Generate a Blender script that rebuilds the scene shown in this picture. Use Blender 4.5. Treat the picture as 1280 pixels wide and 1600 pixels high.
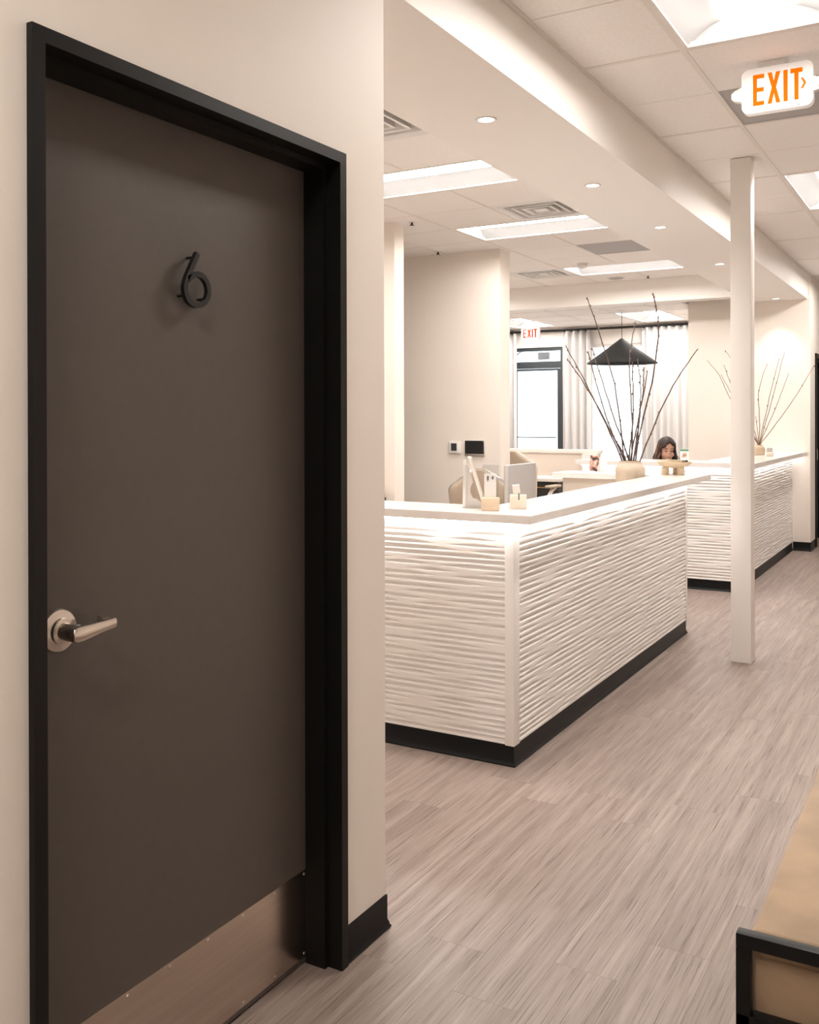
import bpy, bmesh, math, random
import numpy as np
from mathutils import Vector, Matrix, Euler

for o in list(bpy.data.objects):
    bpy.data.objects.remove(o, do_unlink=True)
S = bpy.context.scene
C = S.collection
PI = math.pi

# ------------------------------------------------------------------ camera
cam_d = bpy.data.cameras.new('camera')
cam = bpy.data.objects.new('camera', cam_d); C.objects.link(cam)
FPX = 1503.24
cam_d.sensor_fit = 'HORIZONTAL'; cam_d.sensor_width = 36.0
cam_d.lens = FPX / 1280 * 36.0
cam_d.shift_y = -(800 - 655.41) / 1280
cam_d.clip_start = 0.05; cam_d.clip_end = 200
yaw, pit, rol = 0.524018674, -0.002676, -0.0023037
Fw = Vector((-math.sin(yaw), math.cos(yaw), 0)); Rw = Vector((math.cos(yaw), math.sin(yaw), 0)); Uw = Vector((0, 0, 1))
F_ = Fw * math.cos(pit) + Uw * math.sin(pit); U2 = Uw * math.cos(pit) - Fw * math.sin(pit)
R_ = Rw * math.cos(rol) + U2 * math.sin(rol); U_ = U2 * math.cos(rol) - Rw * math.sin(rol)
mw = Matrix((R_, U_, -F_)).transposed().to_4x4(); mw.translation = Vector((0, 0, 1.475))
cam.matrix_world = mw
S.camera = cam

# ------------------------------------------------------------------ world, exposure
W = bpy.data.worlds.new('world'); S.world = W; W.use_nodes = True
bg = W.node_tree.nodes['Background']
bg.inputs[0].default_value = (0.90, 0.95, 1.0, 1); bg.inputs[1].default_value = 3.2
S.view_settings.view_transform = 'Standard'; S.view_settings.look = 'None'
S.view_settings.gamma = 1.0; S.view_settings.use_curve_mapping = False
S.view_settings.exposure = 0.08
LENS_E = 37.0          # emission of the ceiling light lenses
LED_E = 24.0           # emission of the counter LED strips
SPOT_W = 26.0          # watts of each recessed downlight
WARM = (1.0, 0.957, 0.908)

# ------------------------------------------------------------------ materials
MATS = {}
def mat(name, col, rough=0.6, metal=0.0, bump=0.0, bscale=200.0, var=0.0, vscale=8.0, emit=0.0, ecol=None, spec=None, coat=0.0, trans=0.0, sheen=0.0, stretch=None, alpha=1.0):
    m = bpy.data.materials.new(name); m.use_nodes = True
    nt = m.node_tree; b = nt.nodes['Principled BSDF']
    b.inputs['Base Color'].default_value = (*col, 1); b.inputs['Roughness'].default_value = rough
    b.inputs['Metallic'].default_value = metal
    if spec is not None: b.inputs['Specular IOR Level'].default_value = spec
    if coat: b.inputs['Coat Weight'].default_value = coat
    if trans: b.inputs['Transmission Weight'].default_value = trans
    if sheen: b.inputs['Sheen Weight'].default_value = sheen
    if alpha < 1: b.inputs['Alpha'].default_value = alpha
    if emit:
        b.inputs['Emission Color'].default_value = (*(ecol or col), 1); b.inputs['Emission Strength'].default_value = emit
    tc = None
    if var or bump:
        tc = nt.nodes.new('ShaderNodeTexCoord'); src = tc.outputs['Object']
        if stretch:
            mp = nt.nodes.new('ShaderNodeMapping'); mp.inputs['Scale'].default_value = stretch
            nt.links.new(src, mp.inputs[0]); src = mp.outputs[0]
    if var:
        n = nt.nodes.new('ShaderNodeTexNoise'); n.inputs['Scale'].default_value = vscale; n.inputs['Detail'].default_value = 5
        nt.links.new(src, n.inputs['Vector'])
        r = nt.nodes.new('ShaderNodeValToRGB')
        r.color_ramp.elements[0].position = 0.3; r.color_ramp.elements[1].position = 0.7
        r.color_ramp.elements[0].color = (*[max(0, c * (1 - var)) for c in col], 1)
        r.color_ramp.elements[1].color = (*[min(1, c * (1 + var)) for c in col], 1)
        nt.links.new(n.outputs['Fac'], r.inputs[0]); nt.links.new(r.outputs[0], b.inputs['Base Color'])
    if bump:
        n = nt.nodes.new('ShaderNodeTexNoise'); n.inputs['Scale'].default_value = bscale; n.inputs['Detail'].default_value = 3
        nt.links.new(src, n.inputs['Vector'])
        bp = nt.nodes.new('ShaderNodeBump'); bp.inputs['Strength'].default_value = bump; bp.inputs['Distance'].default_value = 0.002
        nt.links.new(n.outputs['Fac'], bp.inputs['Height']); nt.links.new(bp.outputs[0], b.inputs['Normal'])
    MATS[name] = m
    return m

mat('wall', (0.87, 0.80, 0.73), 0.55, bump=0.12, bscale=160, var=0.012, vscale=3)
mat('paint', (0.89, 0.845, 0.80), 0.5, bump=0.06, bscale=150)
mat('tile', (0.92, 0.875, 0.84), 0.85, bump=0.35, bscale=330, var=0.03, vscale=60)
mat('tee', (0.82, 0.77, 0.72), 0.5)
mat('slab', (0.75, 0.70, 0.66), 0.8)
mat('black', (0.012, 0.012, 0.013), 0.42)
mat('frame_black', (0.008, 0.0075, 0.007), 0.42, spec=0.22)
mat('door_grey', (0.092, 0.075, 0.064), 0.52, bump=0.12, bscale=380, var=0.04, vscale=40)
mat('cove', (0.005, 0.0055, 0.006), 0.38, spec=0.2)
mat('numeral', (0.006, 0.006, 0.007), 0.35)
mat('steel', (0.64, 0.55, 0.475), 0.22, 1.0, bump=0.08, bscale=90, var=0.06, vscale=12, stretch=(1, 0.15, 6))
mat('nickel', (0.66, 0.60, 0.54), 0.28, 1.0)
mat('panel', (0.87, 0.83, 0.80), 0.45)
mat('quartz', (0.86, 0.815, 0.78), 0.16, var=0.035, vscale=9)
mat('desk_white', (0.82, 0.77, 0.72), 0.4)
mat('laminate', (0.70, 0.61, 0.53), 0.5, var=0.03, vscale=20, stretch=(2, 2, 12))
mat('velvet', (0.40, 0.268, 0.158), 0.8, var=0.24, vscale=5, bump=0.3, bscale=500, sheen=0.5)
mat('bench_metal', (0.006, 0.0065, 0.007), 0.4, spec=0.25)
mat('lens', (1, 1, 1), 0.5, emit=LENS_E, ecol=WARM)
mat('reflector', (0.27, 0.262, 0.258), 0.5)
mat('led', (1, 1, 1), 0.5, emit=LED_E, ecol=(1.0, 0.965, 0.94))
mat('downlens', (1, 1, 1), 0.5, emit=6.0, ecol=WARM)
mat('vent_white', (0.80, 0.77, 0.74), 0.4)
mat('vent_dark', (0.04, 0.04, 0.04), 0.6)
mat('perf', (0.46, 0.44, 0.435), 0.7, bump=0.5, bscale=420, var=0.22, vscale=420)
mat('white_plastic', (0.84, 0.81, 0.78), 0.35)
mat('exit_orange', (0.50, 0.075, 0.0), 0.8, emit=0.6, ecol=(1.0, 0.22, 0.0), spec=0.1)
mat('exit_red', (0.22, 0.012, 0.0), 0.9, emit=0.42, ecol=(1.0, 0.10, 0.0), spec=0.0)
mat('sign_face', (0.9, 0.88, 0.86), 0.35, emit=0.18, ecol=(1, 0.95, 0.92))
mat('red_led', (0.6, 0.01, 0.01), 0.4, emit=1.0, ecol=(1, 0.02, 0.02))
mat('lamp_glass', (0.5, 0.5, 0.5), 0.15, 0.6)
mat('screen', (0.012, 0.013, 0.015), 0.12)
mat('screen_dark', (0.03, 0.035, 0.04), 0.2)
mat('silver', (0.62, 0.59, 0.56), 0.32, 0.9)
mat('monitor_grey', (0.50, 0.475, 0.46), 0.4, 0.15)
mat('chair_beige', (0.52, 0.42, 0.325), 0.75, bump=0.3, bscale=600, var=0.04, vscale=60)
mat('chair_shell', (0.76, 0.69, 0.61), 0.4)
mat('chair_dark', (0.03, 0.03, 0.032), 0.5)
mat('brass', (0.75, 0.52, 0.22), 0.3, 1.0)
mat('drawer_dark', (0.035, 0.032, 0.031), 0.5)
mat('vase_clay', (0.56, 0.46, 0.355), 0.45, var=0.10, vscale=9, bump=0.15, bscale=60)
mat('vase_sand', (0.55, 0.42, 0.29), 0.6, var=0.08, vscale=20)
mat('bowl_clay', (0.66, 0.52, 0.36), 0.6, var=0.06, vscale=40, bump=0.2, bscale=200)
mat('paper_cream', (0.86, 0.80, 0.66), 0.8)
mat('berry', (0.035, 0.02, 0.015), 0.5)
mat('twig', (0.10, 0.062, 0.048), 0.7, var=0.35, vscale=60)
mat('twig_pale', (0.22, 0.14, 0.085), 0.7, var=0.3, vscale=60)
mat('bud', (0.20, 0.13, 0.10), 0.6)
mat('maple', (0.74, 0.58, 0.42), 0.5, var=0.06, vscale=18, stretch=(1, 1, 7))
mat('maple_pale', (0.80, 0.70, 0.59), 0.5, var=0.05, vscale=18, stretch=(1, 1, 7))
mat('card', (0.86, 0.83, 0.80), 0.6)
mat('ink', (0.16, 0.15, 0.16), 0.6)
mat('acrylic', (0.93, 0.95, 0.96), 0.05, trans=1.0)
mat('shade_black', (0.018, 0.019, 0.020), 0.75, bump=0.9, bscale=240, stretch=(1, 1, 0.12))
mat('shade_inner', (0.30, 0.25, 0.2), 0.7)
mat('curtain', (0.70, 0.68, 0.67), 0.85, bump=0.2, bscale=500)
mat('blind', (0.88, 0.87, 0.86), 0.8, emit=0.0)
mat('glass', (0.95, 0.98, 1.0), 0.0, trans=1.0)
mat('storefront', (0.045, 0.055, 0.062), 0.4)
mat('skin', (0.56, 0.32, 0.225), 0.5)
mat('lip', (0.42, 0.12, 0.10), 0.4)
mat('eye_dark', (0.02, 0.012, 0.01), 0.4)
mat('hair', (0.026, 0.013, 0.010), 0.6, var=0.5, vscale=30)
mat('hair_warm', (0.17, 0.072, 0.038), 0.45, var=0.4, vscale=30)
mat('shirt', (0.85, 0.84, 0.84), 0.8)
mat('trousers', (0.05, 0.05, 0.06), 0.8)
mat('pavement', (0.62, 0.62, 0.62), 0.9, var=0.05, vscale=2)
mat('bark', (0.30, 0.26, 0.22), 0.9)
mat('sign_grey', (0.45, 0.46, 0.46), 0.6)
mat('hedge', (0.16, 0.22, 0.20), 0.8, var=0.4, vscale=12)
mat('print_green', (0.10, 0.30, 0.16), 0.5)

# glass that lets shadow rays through cheaply: thin sheet with a clear tint
def thin_glass(name, col, gloss=0.06):
    m = bpy.data.materials.new(name); m.use_nodes = True
    nt = m.node_tree; nt.nodes.clear()
    out = nt.nodes.new('ShaderNodeOutputMaterial'); mix = nt.nodes.new('ShaderNodeMixShader')
    t = nt.nodes.new('ShaderNodeBsdfTransparent'); g = nt.nodes.new('ShaderNodeBsdfGlossy')
    t.inputs[0].default_value = (*col, 1); g.inputs['Roughness'].default_value = 0.02
    mix.inputs[0].default_value = gloss
    nt.links.new(t.outputs[0], mix.inputs[1]); nt.links.new(g.outputs[0], mix.inputs[2]); nt.links.new(mix.outputs[0], out.inputs[0])
    MATS[name] = m
thin_glass('glass', (0.97, 0.985, 0.99), 0.05)
thin_glass('acrylic', (0.93, 0.94, 0.94), 0.09)

def floor_mat(name, per_island):
    m = bpy.data.materials.new(name); m.use_nodes = True
    nt = m.node_tree; N = nt.nodes; L = nt.links; b = N['Principled BSDF']
    geo = N.new('ShaderNodeNewGeometry')
    if per_island: rnd = geo.outputs['Random Per Island']
    else: rnd = N.new('ShaderNodeObjectInfo').outputs['Random']
    mul = N.new('ShaderNodeMath'); mul.operation = 'MULTIPLY'; mul.inputs[1].default_value = 37.0; L.new(rnd, mul.inputs[0])
    cmb = N.new('ShaderNodeCombineXYZ'); L.new(mul.outputs[0], cmb.inputs[0]); L.new(mul.outputs[0], cmb.inputs[1])
    add = N.new('ShaderNodeVectorMath'); add.operation = 'ADD'; L.new(geo.outputs['Position'], add.inputs[0]); L.new(cmb.outputs[0], add.inputs[1])
    def noise(sc, detail, rough=0.55):
        mp = N.new('ShaderNodeMapping'); mp.inputs['Scale'].default_value = sc; L.new(add.outputs[0], mp.inputs[0])
        n = N.new('ShaderNodeTexNoise'); n.inputs['Scale'].default_value = 1.0; n.inputs['Detail'].default_value = detail; n.inputs['Roughness'].default_value = rough
        L.new(mp.outputs[0], n.inputs['Vector']); return n.outputs['Fac']
    def ramp(src, stops):
        r = N.new('ShaderNodeValToRGB'); e = r.color_ramp.elements
        e[0].position, e[0].color = stops[0][0], (*stops[0][1], 1)
        e[1].position, e[1].color = stops[-1][0], (*stops[-1][1], 1)
        for p, c in stops[1:-1]:
            x = e.new(p); x.color = (*c, 1)
        L.new(src, r.inputs[0]); return r.outputs[0]
    broad = noise((30, 0.9, 1), 4)
    base = ramp(broad, [(0.30, (0.235, 0.176, 0.147)), (0.5, (0.305, 0.238, 0.205)), (0.70, (0.385, 0.310, 0.272))])
    fine = noise((250, 4.0, 1), 4, 0.65)
    streak = ramp(fine, [(0.32, (0.34, 0.31, 0.30)), (0.41, (0.80, 0.78, 0.77)), (0.50, (1, 1, 1)), (0.75, (1.10, 1.10, 1.10))])
    mx = N.new('ShaderNodeMixRGB'); mx.blend_type = 'MULTIPLY'; mx.inputs[0].default_value = 1.0; L.new(base, mx.inputs[1]); L.new(streak, mx.inputs[2])
    tint = ramp(rnd, [(0.0, (0.955, 0.955, 0.955)), (1.0, (1.03, 1.03, 1.03))])
    mx2 = N.new('ShaderNodeMixRGB'); mx2.blend_type = 'MULTIPLY'; mx2.inputs[0].default_value = 1.0; L.new(mx.outputs[0], mx2.inputs[1]); L.new(tint, mx2.inputs[2])
    L.new(mx2.outputs[0], b.inputs['Base Color'])
    b.inputs['Roughness'].default_value = 0.42; b.inputs['Specular IOR Level'].default_value = 0.45
    bp = N.new('ShaderNodeBump'); bp.inputs['Strength'].default_value = 0.25; bp.inputs['Distance'].default_value = 0.0006
    L.new(fine, bp.inputs['Height']); L.new(bp.outputs[0], b.inputs['Normal'])
    MATS[name] = m
floor_mat('plank', False); floor_mat('plank_field', True)

def photo_mat(name, cols, scale):
    m = bpy.data.materials.new(name); m.use_nodes = True
    nt = m.node_tree; b = nt.nodes['Principled BSDF']
    tc = nt.nodes.new('ShaderNodeTexCoord'); n = nt.nodes.new('ShaderNodeTexNoise'); n.inputs['Scale'].default_value = scale; n.inputs['Detail'].default_value = 1
    r = nt.nodes.new('ShaderNodeValToRGB'); e = r.color_ramp.elements
    e[0].position, e[0].color = 0.36, (*cols[0], 1); e[1].position, e[1].color = 0.64, (*cols[-1], 1)
    for i, c in enumerate(cols[1:-1]):
        x = e.new(0.36 + 0.28 * (i + 1) / (len(cols) - 1)); x.color = (*c, 1)
    nt.links.new(tc.outputs['Object'], n.inputs['Vector']); nt.links.new(n.outputs['Fac'], r.inputs[0]); nt.links.new(r.outputs[0], b.inputs['Base Color'])
    b.inputs['Roughness'].default_value = 0.35; MATS[name] = m
photo_mat('photo_warm', [(0.04, 0.03, 0.03), (0.45, 0.22, 0.17), (0.62, 0.40, 0.32), (0.75, 0.70, 0.66)], 28)
photo_mat('photo_face', [(0.30, 0.18, 0.12), (0.60, 0.38, 0.27), (0.80, 0.74, 0.70)], 30)

# ------------------------------------------------------------------ mesh helpers
class MB:
    def __init__(s): s.bm = bmesh.new()
    def box(s, x0, x1, y0, y1, z0, z1, bev=0.0, seg=2):
        r = bmesh.ops.create_cube(s.bm, size=1.0); v = r['verts']
        bmesh.ops.scale(s.bm, vec=(x1 - x0, y1 - y0, z1 - z0), verts=v)
        bmesh.ops.translate(s.bm, vec=((x0 + x1) / 2, (y0 + y1) / 2, (z0 + z1) / 2), verts=v)
        if bev:
            es = list({e for q in v for e in q.link_edges})
            bmesh.ops.bevel(s.bm, geom=es, offset=bev, segments=seg, affect='EDGES', profile=0.5)
        return s
    def verts_from(s, n0): s.bm.verts.ensure_lookup_table(); return s.bm.verts[n0:]
    def rot_since(s, n0, m, piv=(0, 0, 0)):
        s.bm.verts.ensure_lookup_table()
        bmesh.ops.transform(s.bm, matrix=Matrix.Translation(piv) @ m.to_4x4() @ Matrix.Translation(-Vector(piv)), verts=s.bm.verts[n0:]); return s
    def n(s): return len(s.bm.verts)
    def cyl(s, p0, p1, r0, r1=None, seg=20): return s.tube([p0, p1], [r0, r0 if r1 is None else r1], seg)
    def tube(s, pts, rad, seg=8, cap=True):
        pts = [Vector(p) for p in pts]
        if not hasattr(rad, '__len__'): rad = [rad] * len(pts)
        rings = []; up = None
        for i, p in enumerate(pts):
            a = pts[max(i - 1, 0)]; b = pts[min(i + 1, len(pts) - 1)]; t = (b - a).normalized()
            if up is None: up = t.orthogonal().normalized()
            else:
                up = (up - t * up.dot(t))
                up = up.normalized() if up.length > 1e-6 else t.orthogonal().normalized()
            w = t.cross(up)
            rings.append([s.bm.verts.new(p + (up * math.cos(2 * PI * k / seg) + w * math.sin(2 * PI * k / seg)) * rad[i]) for k in range(seg)])
        for a, b in zip(rings, rings[1:]):
            for k in range(seg): s.bm.faces.new((a[k], a[(k + 1) % seg], b[(k + 1) % seg], b[k]))
        if cap:
            s.bm.faces.new(rings[0][::-1]); s.bm.faces.new(rings[-1])
        return s
    def lathe(s, prof, c=(0, 0, 0), seg=32, cap=True):
        rings = [[s.bm.verts.new((c[0] + r * math.cos(2 * PI * k / seg), c[1] + r * math.sin(2 * PI * k / seg), c[2] + z)) for k in range(seg)] for r, z in prof]
        for a, b in zip(rings, rings[1:]):
            for k in range(seg): s.bm.faces.new((a[k], a[(k + 1) % seg], b[(k + 1) % seg], b[k]))
        if cap:
            s.bm.faces.new(rings[0][::-1]); s.bm.faces.new(rings[-1])
        return s
    def sphere(s, c, r, sub=1):
        q = bmesh.ops.create_icosphere(s.bm, subdivisions=sub, radius=1.0)['verts']
        r = (r, r, r) if not hasattr(r, '__len__') else r
        bmesh.ops.scale(s.bm, vec=r, verts=q); bmesh.ops.translate(s.bm, vec=c, verts=q); return s
    def prism(s, pts, fn, d0, d1):
        # pts: 2-D outline, fn(a, b, d) -> xyz
        A = [s.bm.verts.new(fn(a, b, d0)) for a, b in pts]; B = [s.bm.verts.new(fn(a, b, d1)) for a, b in pts]
        s.bm.faces.new(A[::-1]); s.bm.faces.new(B); n = len(pts)
        for k in range(n): s.bm.faces.new((A[k], A[(k + 1) % n], B[(k + 1) % n], B[k]))
        return s
    def ribbon(s, pts, w, fn, d0, d1, closed=False):
        # flat stroke of width w along a 2-D path
        P = [Vector((a, b)) for a, b in pts]; n = len(P); Lf = []; Rt = []
        for i in range(n):
            a = P[max(i - 1, 0)]; b = P[min(i + 1, n - 1)]; t = (b - a).normalized(); nn = Vector((-t.y, t.x))
            Lf.append(P[i] + nn * w / 2); Rt.append(P[i] - nn * w / 2)
        V = [[s.bm.verts.new(fn(q.x, q.y, d)) for q in arr] for arr, d in ((Lf, d0), (Rt, d0), (Rt, d1), (Lf, d1))]
        for k in range(4):
            a, b = V[k], V[(k + 1) % 4]
            for i in range(n - 1): s.bm.faces.new((a[i], a[i + 1], b[i + 1], b[i]))
        for i in (0, n - 1): s.bm.faces.new([V[k][i] for k in range(4)])
        return s
    def build(s, name, m, parent=None, smooth=False, local=False):
        bmesh.ops.recalc_face_normals(s.bm, faces=s.bm.faces)
        if parent is not None and not local: bmesh.ops.translate(s.bm, vec=-base_of(parent), verts=s.bm.verts)
        me = bpy.data.meshes.new(name); s.bm.to_mesh(me); s.bm.free()
        return link(name, me, m, parent, smooth)
def link(name, me, m, parent=None, smooth=False):
    o = bpy.data.objects.new(name, me); C.objects.link(o)
    if m: me.materials.append(MATS[m])
    if smooth is True:
        for p in me.polygons: p.use_smooth = True
    elif smooth:
        me.polygons.foreach_set('use_smooth', [True] * len(me.polygons))
        try: me.set_sharp_from_angle(angle=math.radians(smooth))
        except Exception: pass
    if parent is not None: o.parent = parent
    return o
def tag(o, label, cat=None, group=None):
    o['label'] = label
    if cat: o['category'] = cat
    if group: o['group'] = group
    return o
BASE = {}
def base_of(o):
    while o.parent is not None: o = o.parent
    return BASE.get(o.name, Vector((0, 0, 0)))
def thing(name, label, cat, loc=(0, 0, 0), group=None, rotz=0.0, kind=None):
    o = bpy.data.objects.new(name, None); C.objects.link(o); o.empty_display_size = 0.05
    o.location = loc; o.rotation_euler = (0, 0, rotz)
    BASE[o.name] = Vector(loc)
    o['label'] = label
    if cat: o['category'] = cat
    if group: o['group'] = group
    if kind: o['kind'] = kind
    return o
def struct(o, label=None):
    o['kind'] = 'structure'
    if label: o['label'] = label
    return o
def box(name, m, x0, x1, y0, y1, z0, z1, parent=None, bev=0.0, local=False):
    return MB().box(x0, x1, y0, y1, z0, z1, bev).build(name, m, parent, smooth=35 if bev else False, local=local)
def mesh_only(mb, name, m):
    bmesh.ops.recalc_face_normals(mb.bm, faces=mb.bm.faces)
    me = bpy.data.meshes.new(name); mb.bm.to_mesh(me); mb.bm.free(); me.materials.append(MATS[m]); return me
def copy_tree(root, loc, label=None, rotz=None, group=None):
    r = root.copy(); C.objects.link(r); r.location = loc; BASE[r.name] = Vector(loc)
    if rotz is not None: r.rotation_euler = (0, 0, rotz)
    if label: r['label'] = label
    if group: r['group'] = group
    for ch in list(root.children):
        c = ch.copy(); C.objects.link(c); c.parent = r
        for g in list(ch.children):
            d = g.copy(); C.objects.link(d); d.parent = c
    return r
def smooth_path(pts, n=6):
    P = [Vector(p) for p in pts]; out = []
    for i in range(len(P) - 1):
        p0 = P[max(i - 1, 0)]; p1 = P[i]; p2 = P[i + 1]; p3 = P[min(i + 2, len(P) - 1)]
        for k in range(n):
            t = k / n
            out.append(0.5 * ((2 * p1) + (p2 - p0) * t + (2 * p0 - 5 * p1 + 4 * p2 - p3) * t * t + (3 * p1 - p0 - 3 * p2 + p3) * t ** 3))
    out.append(P[-1]); return out
# ================================================================== STRUCTURE
CZ = 3.02        # tile ceiling height
WZ = CZ + 0.15   # top of the walls, at the slab
SZ = 2.75        # soffit underside
XW = -1.451      # face of the door wall
XS0, XS1 = -2.088, -1.485   # soffit sides
XR = 1.25        # right wall

# floor: slab with vinyl planks laid on it
floor = struct(box('floor', 'slab', -7.2, 1.4, -3.2, 14.2, -0.12, -0.004), 'grey brown wood grain vinyl plank floor')
PWD, PLN = 0.182, 1.22
plank_me = mesh_only(MB().box(0.0003, PWD - 0.0003, 0.0003, PLN - 0.0003, -0.004, 0.0), 'plank', 'plank')
rng = random.Random(11)
field = MB(); x = -7.15; first = True
while x < XR - 0.02:
    y = -3.1 - rng.random() * PLN
    while y < 14.1:
        near = -2.45 < x < 0.75 and y + PLN > 0.9 and y < 10.6
        if near:
            o = bpy.data.objects.new('plank', plank_me); C.objects.link(o); o.location = (x, y, 0); o.parent = floor
        else:
            field.box(x + 0.0003, x + PWD - 0.0003, max(y, -3.1) + 0.0003, min(y + PLN, 14.1) - 0.0003, -0.004, 0.0)
        y += PLN
    x += PWD
fo = field.build('plank_field', 'plank_field', floor); fo['kind'] = 'stuff'

# walls
def wall(name, label, boxes, m='wall'):
    b = MB()
    for q in boxes: b.box(*q)
    return struct(b.build(name, m), label)
FY0, FY1, FZ = 1.147, 2.150, 2.180      # door frame outside
WT = 0.17
wall('wall_left', 'beige painted wall with the dark numbered door', [
    (XW - WT, XW, -3.1, FY0 + 0.012, 0, WZ), (XW - WT, XW, FY1 - 0.012, 2.366, 0, WZ), (XW - WT, XW, FY0 + 0.012, FY1 - 0.012, FZ - 0.012, WZ)])
wall('wall_near', 'beige wall closing the reception behind the numbered door', [(-7.1, XW - WT, 2.2, 2.366, 0, WZ)])
wall('wall_room', 'inside walls of the room behind the numbered door', [(-3.2, -3.05, -0.6, 2.2, 0, WZ), (-3.05, XW - WT, -0.75, -0.6, 0, WZ)])
wall('wall_stub', 'short beige wall end beside the taller beige wall', [(-7.1, -3.92, 6.55, 6.695, 0, WZ)])
wall('wall_middle', 'beige wall carrying the thermostat and the touch panel', [(-7.1, -3.705, 8.08, 8.295, 0, WZ)])
wall('wall_far_left', 'beige side wall of the reception', [(-7.2, -7.1, 2.2, 13.35, 0, WZ)])
wall('wall_back', 'beige wall behind the far counter with a downlight scallop', [(-2.774, -1.462, 11.25, 11.40, 0, WZ), (-2.774, -2.62, 11.40, 13.2, 0, WZ),
    (-1.612, -1.462, 11.40, 11.655, 0, WZ), (-1.612, -1.462, 12.60, 14.2, 0, WZ), (-1.612, -1.462, 11.655, 12.60, 2.16, WZ)])
wall('wall_right', 'beige wall on the bench side of the corridor', [(XR, XR + 0.12, -3.2, 14.2, 0, WZ)])
wall('wall_end', 'beige end wall of the corridor', [(-1.612, XR, 14.1, 14.2, 0, WZ)])
wall('wall_behind', 'beige wall at the near end of the corridor', [(-3.2, XR, -3.2, -3.1, 0, WZ)])

# soffit and dropped beam
struct(box('ceiling_soffit', 'paint', XS0, XS1, 2.366, 11.25, SZ, WZ), 'long dropped soffit with recessed downlights above the counters')
struct(box('ceiling_beam', 'paint', -7.1, XS0, 10.70, 10.92, SZ + 0.01, WZ), 'dropped beam between the reception and the window area')

# ceilings
ceiling = struct(box('ceiling', 'slab', -7.2, 1.4, -3.2, 14.2, CZ + 0.15, CZ + 0.27), 'white suspended tile ceiling')
bay = struct(box('ceiling_bay', 'slab', -7.1, -2.774, 10.92, 13.2, SZ + 0.15, SZ + 0.22), 'lower white tile ceiling by the windows')
T = 0.6096
cor_x = [XS1, -1.030, -1.030 + T, -1.030 + 2 * T, -1.030 + 3 * T, XR]
cor_y = [4.100 + T * k for k in range(-12, 17)]
rec_x = [-6.098, -5.488, -4.879, -4.269, -3.660, -3.050, -2.440, XS0]
rec_y = [5.820 + T * k for k in range(-6, 9)]
bay_x = [-6.85 + T * k for k in range(0, 7)] + [-2.774]
bay_y = [10.92, 11.03 + 0.0, 11.64, 12.25, 12.86, 13.2]
tile_cache = {}
def tile(x0, x1, y0, y1, z, parent):
    key = (round(x1 - x0, 3), round(y1 - y0, 3))
    if key not in tile_cache:
        tile_cache[key] = mesh_only(MB().box(0.003, key[0] - 0.003, 0.003, key[1] - 0.003, 0.0, 0.02, 0.0015, 1), 'tile', 'tile')
    o = bpy.data.objects.new('tile', tile_cache[key]); C.objects.link(o); o.location = (x0, y0, z); o.parent = parent
def perf(x0, x1, y0, y1, z, label):
    t = thing('return_air_grille', label, 'air grille', ((x0 + x1) / 2, (y0 + y1) / 2, z))
    MB().box(x0 + 0.02, x1 - 0.02, y0 + 0.02, y1 - 0.02, z + 0.002, z + 0.012).build('perforated_face', 'perf', t)
    f = MB()
    for q in ((x0 + 0.004, x1 - 0.004, y0 + 0.004, y0 + 0.02), (x0 + 0.004, x1 - 0.004, y1 - 0.02, y1 - 0.004), (x0 + 0.004, x0 + 0.02, y0 + 0.02, y1 - 0.02), (x1 - 0.02, x1 - 0.004, y0 + 0.02, y1 - 0.02)):
        f.box(*q, z, z + 0.012)
    f.build('frame', 'perf', t)
# openings in the tile field, by lower left corner
cor_lights = [(-1.030, 4.100 - 2 * T + 6 * T * k) for k in (-1, 0, 1, 2)]
rec_lights = [(-3.660, 5.820 - T), (-3.660, 5.820 + 2 * T), (-3.660, 5.820 + 6 * T), (-3.660, 5.820 - 4 * T), (-6.098, 5.820 - T), (-6.098, 5.820 + 6 * T)]  # the last three are added lights, out of sight behind walls
rec_vents = [(-3.050, 5.820 - 3 * T), (-3.050, 5.820 + T), (-4.269, 5.820 + 6 * T)]
holes = []
for a, b in cor_lights: holes += [(a, b), (a, b + T)]
holes.append((-1.030, 4.100 + T))
hr = []
for a, b in rec_lights: hr += [(a, b), (a + T, b)]
hr += rec_vents + [(-3.050, 5.820 + 4 * T)]
def hit(h, x, y): return any(abs(x - a) < 0.05 and abs(y - b) < 0.05 for a, b in h)
for xa, xb in zip(cor_x, cor_x[1:]):
    for ya, yb in zip(cor_y, cor_y[1:]):
        if not hit(holes, xa, ya): tile(xa, xb, ya, yb, CZ, ceiling)
for xa, xb in zip(rec_x, rec_x[1:]):
    for ya, yb in zip(rec_y, rec_y[1:]):
        if not hit(hr, xa, ya): tile(xa, xb, ya, yb, CZ, ceiling)
bay_l = [(-6.85 + 2 * T, 11.64), (-6.85 + 5 * T, 11.64)]
hb = []
for a, b in bay_l: hb += [(a, b), (a, b + T)]
for xa, xb in zip(bay_x, bay_x[1:]):
    for ya, yb in zip(bay_y[1:], bay_y[2:]):
        if not hit(hb, xa, ya): tile(xa, xb, ya, yb, SZ + 0.01, bay)
    tile(xa, xb, 10.92, 11.03, SZ + 0.01, bay)
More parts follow.
